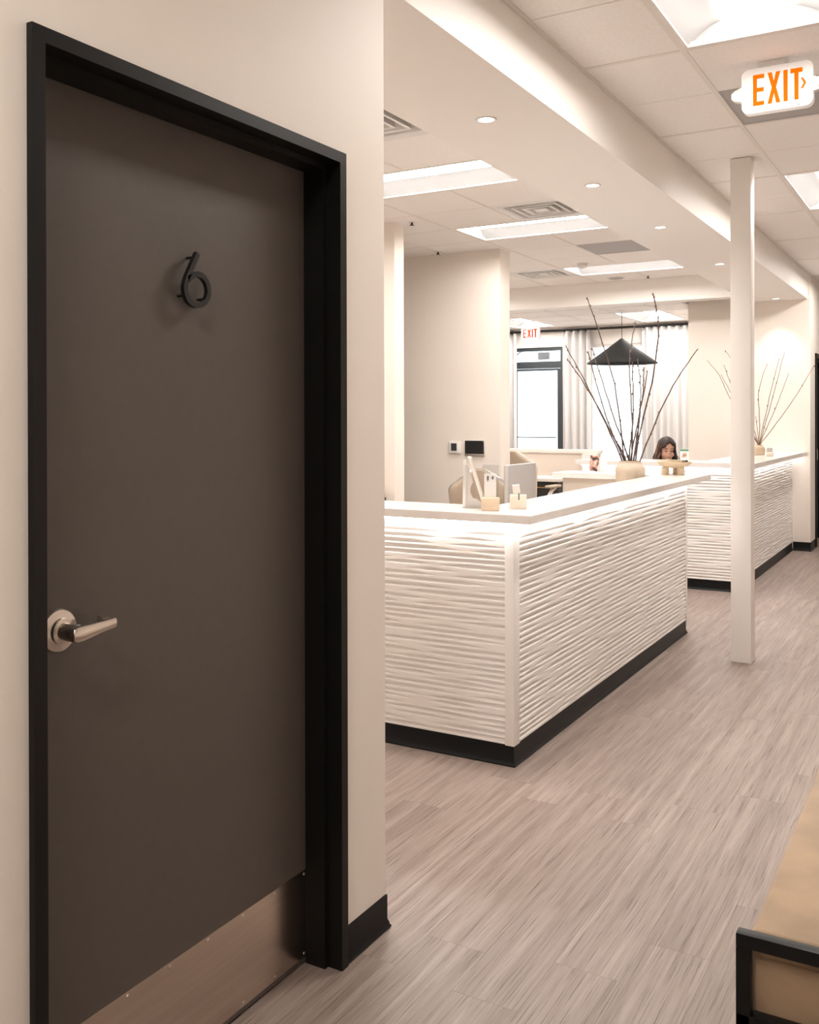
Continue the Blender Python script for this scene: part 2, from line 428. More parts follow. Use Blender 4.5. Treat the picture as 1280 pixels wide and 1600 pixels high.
# tee grid
g = MB(); zb, zt = CZ - 0.003, CZ + 0.02
def tee_main(x, y0, y1, z=None, w=0.012, skip=()):
    # one run, broken where a fixture sits across it
    z = zb if z is None else z; y = y0
    for s0, s1 in sorted(skip):
        if s1 <= y or s0 >= y1: continue
        if s0 > y: g.box(x - w, x + w, y, s0, z, z + 0.02)
        y = s1
    if y < y1: g.box(x - w, x + w, y, y1, z, z + 0.02)
for x_ in cor_x[1:-1]: tee_main(x_, cor_y[0], cor_y[-1])
for k, y_ in enumerate(cor_y):
    if (k - 12) % 2 == 0:
        for xa, xb in zip(cor_x, cor_x[1:]): g.box(xa + 0.012, xb - 0.012, y_ - 0.011, y_ + 0.011, zb, zb + 0.02)
g.box(XS1, XS1 + 0.022, cor_y[0], 11.25, zb - 0.001, zb + 0.02)
for x_ in rec_x[:-1]: tee_main(x_, rec_y[0], min(rec_y[-1], 10.70), w=0.009, skip=[(b_, b_ + T) for a_, b_ in rec_lights if abs(a_ + T - x_) < 0.05])
for k, y_ in enumerate(rec_y[:-1]):
    for xa, xb in zip(rec_x, rec_x[1:]): g.box(xa + 0.009, xb - 0.009, y_ - 0.006, y_ + 0.006, zb + 0.002, zb + 0.02)
g.build('ceiling_grid', 'tee', ceiling)
g = MB()
for x_ in bay_x[1:-1]: tee_main(x_, 10.92, 13.2, SZ + 0.006)
for y_ in bay_y[1:-1]:
    for xa, xb in zip(bay_x, bay_x[1:]):
        if abs(y_ - 12.25) < 0.05 and any(abs(xa - a_) < 0.05 for a_, b_ in bay_l): continue
        g.box(xa + 0.012, xb - 0.012, y_ - 0.01, y_ + 0.01, SZ + 0.007, SZ + 0.026)
g.build('ceiling_grid', 'tee', bay)

# baseboards (black cove base with a rounded toe)
def cove(name, label, path, h=0.097, t=0.004, toe=0.011):
    # path: 2-D points, base stands to the left of the walking direction
    prof = [(0.0, 0.0), (toe, 0.0), (toe + 0.002, 0.005), (toe - 0.002, 0.010), (0.008, 0.016), (t, 0.026), (t, h - 0.002), (t - 0.002, h), (0.0, h)]
    b = MB(); P = [Vector(p) for p in path]; n = len(P); rings = []
    for i in range(n):
        d0 = (P[i] - P[i - 1]).normalized() if i else (P[1] - P[0]).normalized()
        d1 = (P[i + 1] - P[i]).normalized() if i < n - 1 else d0
        n0 = Vector((-d0.y, d0.x)); n1 = Vector((-d1.y, d1.x)); m = (n0 + n1); m = m / max(m.length_squared / 2, 0.2)
        if i in (0, n - 1): m = n0 if i else n1
        rings.append([b.bm.verts.new((P[i].x + m.x * q, P[i].y + m.y * q, z)) for q, z in prof])
    k = len(prof)
    for a, c in zip(rings, rings[1:]):
        for j in range(k): b.bm.faces.new((a[j], a[(j + 1) % k], c[(j + 1) % k], c[j]))
    b.bm.faces.new(rings[0]); b.bm.faces.new(rings[-1][::-1])
    o = b.build(name, 'cove', smooth=40)
    return struct(o, label) if label else o
cove('baseboard_left', 'black cove base between door frame and wall corner', [(-2.6, 2.366), (XW, 2.366), (XW, FY1)])
cove('baseboard_near', 'black cove base on the wall before the door', [(XW, FY0), (XW, -3.0)])
cove('baseboard_back', 'black cove base on the back wall by the far counter', [(-1.462, 11.60), (-1.462, 11.25), (-1.640, 11.25)][::-1][::-1] if False else [(-1.640, 11.25), (-1.462, 11.25), (-1.462, 11.60)][::-1])

# ------------------------------------------------------------------ the numbered door
XF = -1.436
door = thing('door_1', 'dark grey door number 6 in a black steel frame', None, (XW, (FY0 + FY1) / 2, 0), kind='structure')
def frame_profile(name, y0, y1, ztop, fw, xs, stop, parent, m, xface, xback):
    # three-sided steel frame with a face, a rabbet and a raised stop
    b = MB()
    yi0, yi1, zi = y0 + fw, y1 - fw, ztop - fw
    b.box(xback, xface, y0, yi0, 0, ztop); b.box(xback, xface, yi1, y1, 0, ztop); b.box(xback, xface, yi0, yi1, zi, ztop)
    b.box(xs[0], xs[1], yi0, yi0 + stop, 0, zi - stop); b.box(xs[0], xs[1], yi1 - stop, yi1, 0, zi - stop); b.box(xs[0], xs[1], yi0, yi1, zi - stop, zi)
    return b.build(name, m, parent)
frame_profile('door_frame', FY0, FY1, FZ, 0.029, (-1.545, -1.482), 0.015, door, 'frame_black', XF, -1.612)
DX = -1.546
leaf = box('door_leaf', 'door_grey', DX - 0.044, DX, FY0 + 0.0295, FY1 - 0.0295, 0.008, FZ - 0.031, door)
kp = box('kick_plate', 'steel', DX, DX + 0.0015, 1.20, 2.112, 0.020, 0.254, door)
for yy in np.linspace(1.215, 2.098, 8):
    for zz in (0.030, 0.244):
        MB().lathe([(0.0042, 0), (0.0036, 0.0012), (0.002, 0.0019), (0.0003, 0.002)], seg=10).rot_since(0, Euler((0, PI / 2, 0)).to_matrix()).build('screw', 'nickel', kp, True, local=True).location = Vector((DX + 0.0015, yy, zz)) - base_of(door)
# lever handle
HY, HZ = 1.289, 1.057
hd = MB()
n0 = hd.n(); hd.lathe([(0.0430, 0), (0.0430, 0.004), (0.0405, 0.0085), (0.030, 0.0115), (0.026, 0.0125), (0.0255, 0.020), (0.0215, 0.021), (0.0175, 0.022), (0.0175, 0.060), (0.016, 0.062)], seg=40)
hd.rot_since(n0, Euler((0, PI / 2, 0)).to_matrix())
bmesh.ops.translate(hd.bm, vec=(DX, HY, HZ), verts=hd.bm.verts)
rose = hd.build('rose', 'nickel', door, 40)
lv = MB(); out = []
ly = [-0.020, -0.017, -0.008, 0.004, 0.020, 0.045, 0.070, 0.086]
lh = [0.006, 0.0125, 0.0155, 0.0155, 0.0140, 0.0120, 0.0105, 0.0100]
lzc = [0.0, 0.0, 0.0, 0.0005, 0.0015, 0.004, 0.006, 0.0072]
rings = []
for a, h, c in zip(ly, lh, lzc):
    ring = []
    for dx, k in ((-0.006, -0.92), (-0.003, -1), (0.004, -0.9), (0.0065, -0.5), (0.007, 0), (0.0065, 0.5), (0.004, 0.9), (-0.003, 1), (-0.006, 0.92)):
        ring.append(lv.bm.verts.new((DX + 0.066 + dx, HY + a, HZ + c + h * k)))
    rings.append(ring)
for a, b in zip(rings, rings[1:]):
    for j in range(9): lv.bm.faces.new((a[j], a[(j + 1) % 9], b[(j + 1) % 9], b[j]))
lv.bm.faces.new(rings[0]); lv.bm.faces.new(rings[-1][::-1])
lv.box(DX + 0.026, DX + 0.066, HY + 0.077, HY + 0.086, HZ - 0.0025, HZ + 0.0168, 0.002)
lv.build('lever', 'nickel', door, 40)
# the number
six = smooth_path([(1.672, 1.850, 0), (1.650, 1.812, 0), (1.635, 1.784, 0), (1.631, 1.762, 0), (1.640, 1.742, 0), (1.658, 1.732, 0), (1.677, 1.732, 0), (1.698, 1.743, 0), (1.708, 1.764, 0), (1.703, 1.785, 0), (1.688, 1.799, 0), (1.668, 1.802, 0), (1.650, 1.794, 0), (1.640, 1.786, 0)], 6)
six = [p - Vector((0.008, 0, 0)) for p in six]
num = MB().ribbon([(p.x, p.y) for p in six], 0.0125, lambda a, b, d: (d, a, b), DX + 0.018, DX + 0.0285).build('door_number', 'numeral', door)
num['label'] = 'black raised numeral 6'
for a, b in ((1.656, 1.840), (1.627, 1.750), (1.692, 1.748)):
    MB().cyl((DX, a, b), (DX + 0.022, a, b), 0.0032, seg=10).build('pin', 'numeral', num, True)

# far dark door in the corridor
d2 = thing('door_2', 'black door seen edge on past the far wall corner', None, (-1.462, 12.12, 0), kind='structure')
frame_profile('door_frame', 11.63, 12.62, 2.18, 0.05, (-1.57, -1.51), 0.015, d2, 'frame_black', -1.445, -1.612)
box('door_leaf', 'black', -1.612, -1.572, 11.682, 12.568, 0.008, 2.128, d2)
MB().box(-1.472, -1.440, 11.66, 11.675, 0.98, 1.10, 0.002).build('strike_plate', 'nickel', d2)
# ------------------------------------------------------------------ window wall
YWD = 13.2
wall('wall_window', 'white wall with storefront windows and curtains', [(-7.1, -5.90, YWD, YWD + 0.15, 0, WZ), (-5.055, -4.66, YWD, YWD + 0.15, 0, WZ), (-3.86, -2.62, YWD, YWD + 0.15, 0, WZ),
    (-5.90, -5.055, YWD, YWD + 0.15, 2.49, WZ), (-4.66, -3.86, YWD, YWD + 0.15, 2.50, WZ), (-4.66, -3.86, YWD, YWD + 0.15, 0, 0.25)], 'paint')
w1 = thing('window_1', 'black framed glass door with a transom pane beside the curtain', None, (-5.48, YWD + 0.05, 0), kind='structure')
f = MB(); ya, yb = YWD + 0.03, YWD + 0.09
for q in ((-5.90, -5.85, 0, 2.49), (-5.105, -5.055, 0, 2.49), (-5.85, -5.105, 2.44, 2.49), (-5.85, -5.105, 2.185, 2.285)): f.box(q[0], q[1], ya, yb, q[2], q[3])
f.build('frame', 'storefront', w1)
box('pane', 'glass', -5.85, -5.105, YWD + 0.057, YWD + 0.061, 2.285, 2.44, w1)
f = MB()
for q in ((-5.85, -5.80, 0.02, 2.18), (-5.155, -5.105, 0.02, 2.18), (-5.80, -5.155, 2.15, 2.18), (-5.80, -5.155, 0.02, 0.26)): f.box(q[0], q[1], ya + 0.005, yb - 0.005, q[2], q[3])
dl = f.build('door_rail', 'storefront', w1)
box('pane', 'glass', -5.80, -5.155, YWD + 0.057, YWD + 0.061, 0.26, 2.15, w1)
MB().cyl((-5.79, YWD + 0.0, 1.17), (-5.165, YWD + 0.0, 1.17), 0.008, seg=10).build('push_bar', 'storefront', w1, True)
w2 = thing('window_2', 'bright window behind the black pendant lamp', None, (-4.26, YWD + 0.05, 0.25), kind='structure')
f = MB()
for q in ((-4.66, -4.62, 0.25, 2.50), (-3.90, -3.86, 0.25, 2.50), (-4.62, -3.90, 2.46, 2.50), (-4.62, -3.90, 0.25, 0.30)): f.box(q[0], q[1], ya, yb, q[2], q[3])
f.build('frame', 'white_plastic', w2)
box('pane', 'glass', -4.62, -3.90, YWD + 0.057, YWD + 0.061, 0.30, 2.46, w2)
box('sill', 'white_plastic', -4.70, -3.82, YWD - 0.03, YWD + 0.03, 0.22, 0.25, w2)
# outside
struct(box('ground', 'pavement', -26, 16, YWD + 0.4, 40, -0.2, -0.1), 'pale pavement outside the windows')
# ================================================================== CEILING FIXTURES
def make_troffer(name, label, group):
    # built along local X, 1.2192 x 0.6096, recessed above z = 0
    t = thing(name, label, 'ceiling light', (0, 0, 0), group)
    L2, W2 = 1.2192 / 2 - 0.004, 0.6096 / 2 - 0.004
    b = MB()
    b.box(-L2, L2, -W2, -W2 + 0.022, -0.002, 0.02); b.box(-L2, L2, W2 - 0.022, W2, -0.002, 0.02)
    b.box(-L2, -L2 + 0.022, -W2 + 0.022, W2 - 0.022, -0.002, 0.02); b.box(L2 - 0.022, L2, -W2 + 0.022, W2 - 0.022, -0.002, 0.02)
    b.build('trim_frame', 'tee', t, local=True)
    for s in (-1, 1):
        r = MB(); prof = []
        for k in range(9):
            a = k / 8; yy = W2 - 0.02 - a * (W2 - 0.02 - 0.135); zz = 0.004 + 0.080 * math.sin(a * PI / 2)
            prof.append((yy, zz))
        A = [[r.bm.verts.new((xx, s * yy, zz)) for yy, zz in prof] for xx in (-L2 + 0.018, L2 - 0.018)]
        B = [[r.bm.verts.new((xx, s * yy, zz + 0.004)) for yy, zz in prof] for xx in (-L2 + 0.018, L2 - 0.018)]
        for k in range(8):
            r.bm.faces.new((A[0][k], A[0][k + 1], A[1][k + 1], A[1][k])); r.bm.faces.new((B[0][k], B[0][k + 1], B[1][k + 1], B[1][k]))
        r.build('reflector', 'reflector', t, True, local=True)
        MB().box(s * (L2 - 0.012) - 0.006, s * (L2 - 0.012) + 0.006, -W2 + 0.01, W2 - 0.01, 0.004, 0.10).build('end_cap', 'reflector', t, local=True)
    MB().box(-L2 + 0.004, L2 - 0.004, -W2 + 0.004, W2 - 0.004, 0.10, 0.108).build('housing', 'reflector', t, local=True)
    l = MB(); prof = [(0.145 * math.cos(PI * k / 12), 0.092 - 0.040 * math.sin(PI * k / 12)) for k in range(13)]
    A = [[l.bm.verts.new((xx, yy, zz)) for yy, zz in prof] for xx in (-L2 + 0.03, L2 - 0.03)]
    for k in range(12): l.bm.faces.new((A[0][k], A[0][k + 1], A[1][k + 1], A[1][k]))
    l.bm.faces.new(A[0]); l.bm.faces.new(A[1][::-1]); l.bm.faces.new((A[0][0], A[1][0], A[1][12], A[0][12]))
    l.build('lens', 'lens', t, 50, local=True)
    return t
tro = make_troffer('troffer_light', '', 'recessed troffer lights')
T2 = 0.6096
spots = []
cor_lab = ['corridor ceiling light overhead, nearest of the corridor row', 'bright corridor ceiling light just above the large exit sign', 'corridor ceiling light at the right edge beyond the square column', 'farthest corridor ceiling light past the far counter']
for (a, b), lb in zip(cor_lights, cor_lab): spots.append((a + T2 / 2, b + T2, CZ, PI / 2, lb))
rec_lab = ['reception ceiling light nearest the door wall, cut by its corner', 'reception ceiling light beside the louvred air diffuser', 'reception ceiling light farthest back, near the dropped beam',
           'added reception ceiling light, unseen behind the door wall', 'added unseen ceiling light in the left part of the reception, before the wall stub', 'added unseen ceiling light in the left part of the reception, behind the wall with the thermostat']
for (a, b), lb in zip(rec_lights, rec_lab): spots.append((a + T2, b + T2 / 2, CZ, 0, lb))
bay_lab = ['ceiling light of the window area above the small exit sign', 'ceiling light of the window area above the pendant lamp']
for (a, b), lb in zip(bay_l, bay_lab): spots.append((a + T2 / 2, b + T2, SZ + 0.01, PI / 2, lb))
for i, (x_, y_, z_, r_, lb) in enumerate(spots):
    if i == 0:
        tro.location = (x_, y_, z_); tro.rotation_euler = (0, 0, r_); tro['label'] = lb; BASE[tro.name] = Vector((x_, y_, z_))
    else: copy_tree(tro, (x_, y_, z_), lb, r_)
perf(-1.030, -1.030 + T2, 4.100 + T2, 4.100 + 2 * T2, CZ, 'grey perforated return air tile behind the large exit sign')
perf(-3.050, -2.440, 5.820 + 4 * T2, 5.820 + 5 * T2, CZ, 'grey perforated return air tile between the reception lights')

def diffuser(x0, y0, label):
    t = thing('air_diffuser', label, 'air vent', (x0 + T2 / 2, y0 + T2 / 2, CZ), 'louvred ceiling diffusers')
    c = T2 / 2
    def ring(h, w, z0, z1, slope=0.0):
        b = MB()
        o1, i1 = h, h - w
        V = []
        for zz, k in ((z0, 0), (z1, slope)):
            for hh in (o1 - k, i1 - k):
                V.append([b.bm.verts.new((x0 + c + sx * hh, y0 + c + sy * hh, CZ + zz)) for sx, sy in ((-1, -1), (1, -1), (1, 1), (-1, 1))])
        o0, i0, o2, i2 = V
        for a, d in ((o0, i0), (i0, i2), (i2, o2), (o2, o0)):
            for k in range(4): b.bm.faces.new((a[k], a[(k + 1) % 4], d[(k + 1) % 4], d[k]))
        return b
    ring(c - 0.004, 0.050, -0.001, 0.014).build('frame', 'vent_white', t)
    for h in (0.245, 0.180, 0.115):
        ring(h, 0.018, -0.002, 0.040, 0.012).build('louver', 'vent_white', t)
    MB().box(x0 + c - 0.05, x0 + c + 0.05, y0 + c - 0.05, y0 + c + 0.05, CZ - 0.002, CZ + 0.006).build('center_plate', 'vent_white', t)
    MB().box(x0 + 0.04, x0 + T2 - 0.04, y0 + 0.04, y0 + T2 - 0.04, CZ + 0.0505, CZ + 0.06).build('plenum', 'vent_dark', t)
for (a, b), lb in zip(rec_vents, ['square louvred air diffuser cut by the corner of the door wall', 'square louvred air diffuser beside the middle reception light', 'square louvred air diffuser behind the end of the thermostat wall']):
    diffuser(a, b, lb)

# recessed downlights in the soffit
def downlight(x_, y_, label):
    t = thing('recessed_downlight', label, 'downlight', (x_, y_, SZ), 'downlights along the soffit')
    MB().lathe([(0.046, -0.001), (0.046, -0.004), (0.042, -0.006), (0.035, -0.004), (0.033, -0.0005), (0.040, -0.0003)], (x_, y_, SZ), 28, False).build('trim_ring', 'white_plastic', t, True)
    MB().lathe([(0.0335, -0.0025), (0.0335, -0.0005)], (x_, y_, SZ), 28).build('lens', 'downlens', t)
    ld = bpy.data.lights.new('downlight_beam', 'SPOT'); ld.energy = SPOT_W; ld.color = WARM; ld.spot_size = math.radians(82); ld.spot_blend = 0.6; ld.shadow_soft_size = 0.045
    lo = bpy.data.objects.new('downlight_beam', ld); C.objects.link(lo); lo.parent = t; lo.location = (0, 0, -0.012)
for yy, lb in zip((3.74, 5.10, 6.46, 8.27, 11.02), ['soffit downlight nearest the camera', 'second soffit downlight from the camera, above the front counter', 'third soffit downlight from the camera, above the bowl end of the counter', 'soffit downlight just left of the square column', 'last soffit downlight, washing the far beige wall']):
    downlight(-1.778, yy, lb)

# speaker, sensor, sprinklers
t = thing('ceiling_speaker', 'round grey ceiling speaker by the dropped beam', 'speaker', (-3.37, 10.44, CZ))
MB().lathe([(0.095, -0.001), (0.095, -0.006), (0.080, -0.010)], (-3.37, 10.44, CZ), 32).build('rim', 'vent_white', t, True)
MB().lathe([(0.078, -0.010), (0.040, -0.013), (0.002, -0.014)], (-3.37, 10.44, CZ), 32).build('grille', 'perf', t, True)
t = thing('smoke_detector', 'small white smoke detector before the farthest reception light', 'detector', (-3.35, 9.30, CZ))
MB().lathe([(0.055, -0.001), (0.055, -0.012)], (-3.35, 9.30, CZ), 28).build('base', 'white_plastic', t, True)
MB().lathe([(0.048, -0.012), (0.044, -0.035), (0.030, -0.045), (0.002, -0.046)], (-3.35, 9.30, CZ), 28).build('cover', 'vent_white', t, True)
for x_, y_, lb in ((-3.02, 10.47, 'small dark sprinkler head beside the dropped beam'), (-4.27, 7.93, 'small dark sprinkler head above the thermostat wall'), (-3.80, 6.62, 'dark sprinkler head at the top of the wall stub')):
    t = thing('sprinkler_head', lb, 'sprinkler', (x_, y_, CZ), 'ceiling sprinkler heads')
    MB().lathe([(0.030, -0.001), (0.028, -0.005)], (x_, y_, CZ), 20).build('escutcheon', 'vent_white', t, True)
    MB().lathe([(0.008, -0.005), (0.008, -0.022), (0.018, -0.024), (0.018, -0.027)], (x_, y_, CZ), 16).build('deflector', 'vent_dark', t, True)

# ------------------------------------------------------------------ exit signs
LET = {
 'E': [[(0, 0), (.62, 0), (.62, .13), (.22, .13), (.22, .44), (.60, .44), (.60, .57), (.22, .57), (.22, .87), (.62, .87), (.62, 1), (0, 1)]],
 'X': [[(0, 0), (.24, 0), (.36, .32), (.48, 0), (.72, 0), (.48, .51), (.71, 1), (.47, 1), (.36, .71), (.25, 1), (.01, 1), (.24, .51)]],
 'I': [[(0, 0), (.23, 0), (.23, 1), (0, 1)]],
 'T': [[(.21, 0), (.44, 0), (.44, .86), (.65, .86), (.65, 1), (0, 1), (0, .86), (.21, .86)]],
 '>': [[(0, 0), (.22, 0), (.52, .5), (.22, 1), (0, 1), (.29, .5)]]}
def exit_sign(cx, y, z0, w, h, label, m, big):
    # faces -Y
    t = thing('exit_sign', label, 'exit sign', (cx, y, CZ if big else SZ + 0.01))
    b = MB(); rr = h * 0.16; pts = []
    for qx, qz, a0 in ((cx + w / 2 - rr, z0 + h - rr, 0), (cx - w / 2 + rr, z0 + h - rr, 90), (cx - w / 2 + rr, z0 + rr, 180), (cx + w / 2 - rr, z0 + rr, 270)):
        for k in range(6):
            a = math.radians(a0 + 18 * k); pts.append((qx + rr * math.cos(a), qz + rr * math.sin(a)))
    b.prism(pts, lambda a, c, d: (a, d, c), y, y + 0.045); b.build('housing', 'sign_face', t, 30)
    lh = h * 0.70; lz = z0 + h * 0.155; k = lh * (0.555 if big else 0.64)
    adv = cx - w * (0.335 if big else 0.395)
    for ch, gap in (('E', .80), ('X', .88), ('I', .38), ('T', .70)):
        ts = adv
        for poly in LET[ch]:
            MB().prism([(adv + a * k, lz + c * lh) for a, c in poly], lambda a, c, d: (a, d, c), y - 0.002, y + 0.001).build('letter', m, t)
        adv += gap * k
    if big:
        ah = lh * 0.34
        MB().prism([(ts + 0.55 * k + a * ah * 0.95, lz + lh * 0.33 + c * ah) for a, c in LET['>'][0]], lambda a, c, d: (a, d, c), y - 0.002, y + 0.001).build('arrow', m, t)
        MB().lathe([(0.0032, 0), (0.003, 0.003)], (0, 0, 0), 10).rot_since(0, Euler((PI / 2, 0, 0)).to_matrix()).build('status_light', 'red_led', t, local=True).location = (w * 0.30, 0, z0 + 0.008 - CZ)
        MB().box(cx - 0.075, cx + 0.035, y + 0.004, y + 0.050, z0 + h, CZ, 0.004).build('mount', 'white_plastic', t, 35)
        for s in (-1, 1):
            a = MB(); bx = cx + s * w / 2
            a.prism([(0, 0.042), (0.030, 0.030), (0.045, 0.018), (0.045, -0.004), (0.030, -0.016), (0, -0.022)], lambda p, q, d: (bx + s * p, d, z0 + h * 0.42 + q), y + 0.006, y + 0.04)
            hd_ = a.build('lamp_arm', 'white_plastic', t)
            lamp = MB(); n0 = lamp.n()
            lamp.lathe([(0.020, 0), (0.034, 0.012), (0.036, 0.040), (0.033, 0.045)], seg=24).rot_since(n0, Euler((PI / 2, 0, 0)).to_matrix())
            bmesh.ops.translate(lamp.bm, vec=(bx + s * 0.050, y + (0.03 if s > 0 else 0.085), z0 + h * 0.47), verts=lamp.bm.verts)
            if s > 0:
                lo = lamp.build('lamp_head', 'white_plastic', t, 40)
                MB().lathe([(0.030, 0), (0.029, 0.002)], seg=24).rot_since(0, Euler((PI / 2, 0, 0)).to_matrix()).build('lamp_lens', 'lamp_glass', lo, local=True).location = Vector((bx + s * 0.050, y - 0.0155, z0 + h * 0.47)) - base_of(t)
            else: lamp.bm.free()
    else:
        MB().box(cx - 0.05, cx + 0.05, y + 0.010, y + 0.035, z0 + h, SZ + 0.01).build('mount', 'white_plastic', t)
exit_sign(-0.705, 4.40, 2.800, 0.293, 0.192, 'large white exit sign with orange letters hanging in the corridor', 'exit_orange', True)
exit_sign(-5.06, 12.0, 2.510, 0.255, 0.165, 'small white exit sign with red letters above the glass door', 'exit_red', False)

# ------------------------------------------------------------------ column
t = thing('support_column', 'white square column standing in the corridor before the far counter', 'column', (-1.1625, 6.025, 0))
MB().box(-1.221, -1.104, 5.965, 6.085, 0, CZ - 0.004, 0.004).build('shaft', 'paint', t, 35)

# ================================================================== COUNTERS
def rib_panel(name, origin, sdir, ndir, length, z0, z1, seed, ds, dz, parent, pitch=0.0245, depth=0.0150):
    r = np.random.RandomState(seed)
    ns = max(2, int(length / ds)); nz = int((z1 - z0) / dz)
    s = np.linspace(0, length, ns + 1); z = np.linspace(0, z1 - z0, nz + 1)
    Hh = np.zeros((nz + 1, ns + 1))
    k = 0; zc = pitch * 0.6
    while zc < z1 - z0 - 0.006:
        taper = np.zeros_like(s); a = -r.uniform(0, 0.6)
        while a < length:
            L_ = r.uniform(0.25, 0.95); e = a + L_
            tp = np.clip(np.minimum((s - a), (e - s)) / r.uniform(0.09, 0.22), 0, 1)
            tp = tp * tp * (3 - 2 * tp)
            taper = np.maximum(taper, tp * r.uniform(0.75, 1.0)); a = e + r.uniform(-0.04, 0.10)
        wob = sum(np.sin(s * f_ + r.uniform(0, 6.28)) * am for f_, am in ((2.1, 0.0016), (5.3, 0.0009), (11.0, 0.0004)))
        c = zc + wob; w = pitch * 0.62 * (0.30 + 0.70 * taper)
        u = (z[:, None] - c[None, :]) / w[None, :]
        # groove: hollow under the upper rib, then a narrow ledge that catches the light
        g = np.where(u > 0, np.clip(1 - u * 1.1, 0, 1), np.clip(1 + u * 3.0, 0, 1))
        g = 0.8 * g + 0.2 * g * g * (3 - 2 * g)
        Hh = np.minimum(Hh, -depth * taper[None, :] * g)
        zc += pitch * r.uniform(0.85, 1.15)
    Hh[0, :] = 0; Hh[-1, :] = 0
    O_ = np.array(origin); sd = np.array(sdir); nd = np.array(ndir)
    V = O_[None, None, :] + s[None, :, None] * sd + Hh[:, :, None] * nd
    V[:, :, 2] += z0 + z[:, None]
    V = V.reshape(-1, 3) - np.array(base_of(parent))
    idx = np.arange((nz + 1) * (ns + 1)).reshape(nz + 1, ns + 1)
    Fq = np.stack([idx[:-1, :-1], idx[:-1, 1:], idx[1:, 1:], idx[1:, :-1]], -1).reshape(-1, 4)
    if np.dot(np.cross(sd, (0, 0, 1)), nd) < 0: Fq = Fq[:, ::-1]
    me = bpy.data.meshes.new(name)
    me.vertices.add(len(V)); me.vertices.foreach_set('co', V.ravel())
    me.loops.add(Fq.size); me.loops.foreach_set('vertex_index', Fq.ravel().astype(np.int32))
    me.polygons.add(len(Fq)); me.polygons.foreach_set('loop_start', np.arange(0, Fq.size, 4, dtype=np.int32)); me.polygons.foreach_set('loop_total', np.full(len(Fq), 4, dtype=np.int32))
    me.update(); me.validate()
    return link(name, me, 'panel', parent, True)

def kick(parent, path, h=0.089):
    o = cove('toe_kick', None, path, h, 0.004, 0.012)
    o.data.transform(Matrix.Translation(-base_of(parent))); o.parent = parent

PX, PY = -1.647, 3.722          # outer planes of the front counter panels
c1 = thing('reception_counter', 'white carved reception counter nearest the camera with a lit top edge', 'counter', (-2.0, 4.5, 0))
b = MB(); b.box(-3.40, PX - 0.014, PY + 0.014, PY + 0.13, 0, 1.03); b.box(PX - 0.13, PX - 0.014, PY + 0.13, 6.62, 0, 1.03); b.box(-2.545, PX - 0.13, 6.64, 6.70, 0, 1.03)
b.build('body', 'laminate', c1)
rib_panel('carved_panel', (-3.40, PY, 0), (1, 0, 0), (0, -1, 0), 3.40 + PX - 0.040, 0.089, 1.03, 3, 0.012, 0.0024, c1)
rib_panel('carved_panel', (PX, PY + 0.058, 0), (0, 1, 0), (1, 0, 0), 6.600 - PY - 0.058, 0.089, 1.03, 8, 0.011, 0.0024, c1)
MB().box(PX - 0.040, PX + 0.003, PY - 0.003, PY + 0.058, 0.085, 1.03, 0.002).build('corner_post', 'panel', c1, 35)
MB().box(PX - 0.13, PX + 0.003, 6.600, 6.632, 0.06, 1.03, 0.002).build('end_trim', 'panel', c1, 35)
kick(c1, [(PX - 0.13, 6.60), (PX - 0.004, 6.60), (PX - 0.004, PY + 0.004), (-3.40, PY + 0.004)][::-1][::-1])
q = MB(); zq0, zq1 = 1.031, 1.067
outl = [(-3.45, 3.660), (-1.545, 3.660), (-1.545, 6.900), (-2.610, 6.900), (-2.610, 6.590), (-1.872, 6.590), (-1.872, 4.005), (-3.45, 4.005)]
q.prism(outl, lambda a, c, d: (a, c, d), zq0, zq1)
bmesh.ops.bevel(q.bm, geom=[e for e in q.bm.edges], offset=0.002, segments=2, affect='EDGES')
q.build('countertop', 'quartz', c1, 35)
MB().box(PX + 0.028, PX + 0.040, PY - 0.02, 6.62, 1.0245, 1.0305).build('led_strip', 'led', c1)
MB().box(-3.40, PX + 0.02, PY - 0.040, PY - 0.028, 1.0245, 1.0305).build('led_strip', 'led', c1)

# work desk inside the front counter
t = thing('work_desk', 'white work desk tucked behind the front counter', 'desk', (-2.4, 5.2, 0))
dk = MB(); dk.prism([(-3.35, 3.86), (-1.80, 3.86), (-1.80, 6.63), (-2.52, 6.63), (-2.52, 4.60), (-3.35, 4.60)], lambda a, c, d: (a, c, d), 0.715, 0.745); dk.build('desktop', 'desk_white', t)
for x_, y_ in ((-3.30, 3.92), (-3.30, 4.54), (-2.47, 6.56), (-2.47, 4.66)): box('leg', 'desk_white', x_ - 0.03, x_ + 0.03, y_ - 0.03, y_ + 0.03, 0, 0.715, t)

P2Y = 8.325
c2 = thing('reception_counter', 'white carved reception counter farther back against the beige wall', 'counter', (-2.0, 9.6, 0))
b = MB(); b.box(-3.0, PX - 0.014, P2Y + 0.014, P2Y + 0.13, 0, 1.04); b.box(PX - 0.13, PX - 0.014, P2Y + 0.13, 11.248, 0, 1.04)
b.build('body', 'laminate', c2)
rib_panel('carved_panel', (-3.0, P2Y, 0), (1, 0, 0), (0, -1, 0), 3.0 + PX - 0.040, 0.089, 1.04, 5, 0.016, 0.0034, c2)
rib_panel('carved_panel', (PX, P2Y + 0.058, 0), (0, 1, 0), (1, 0, 0), 11.215 - P2Y - 0.058, 0.089, 1.04, 9, 0.016, 0.0034, c2)
MB().box(PX - 0.040, PX + 0.003, P2Y - 0.003, P2Y + 0.058, 0.085, 1.04, 0.002).build('corner_post', 'panel', c2, 35)
MB().box(PX - 0.04, PX + 0.003, 11.215, 11.249, 0.085, 1.04, 0.002).build('end_trim', 'panel', c2, 35)
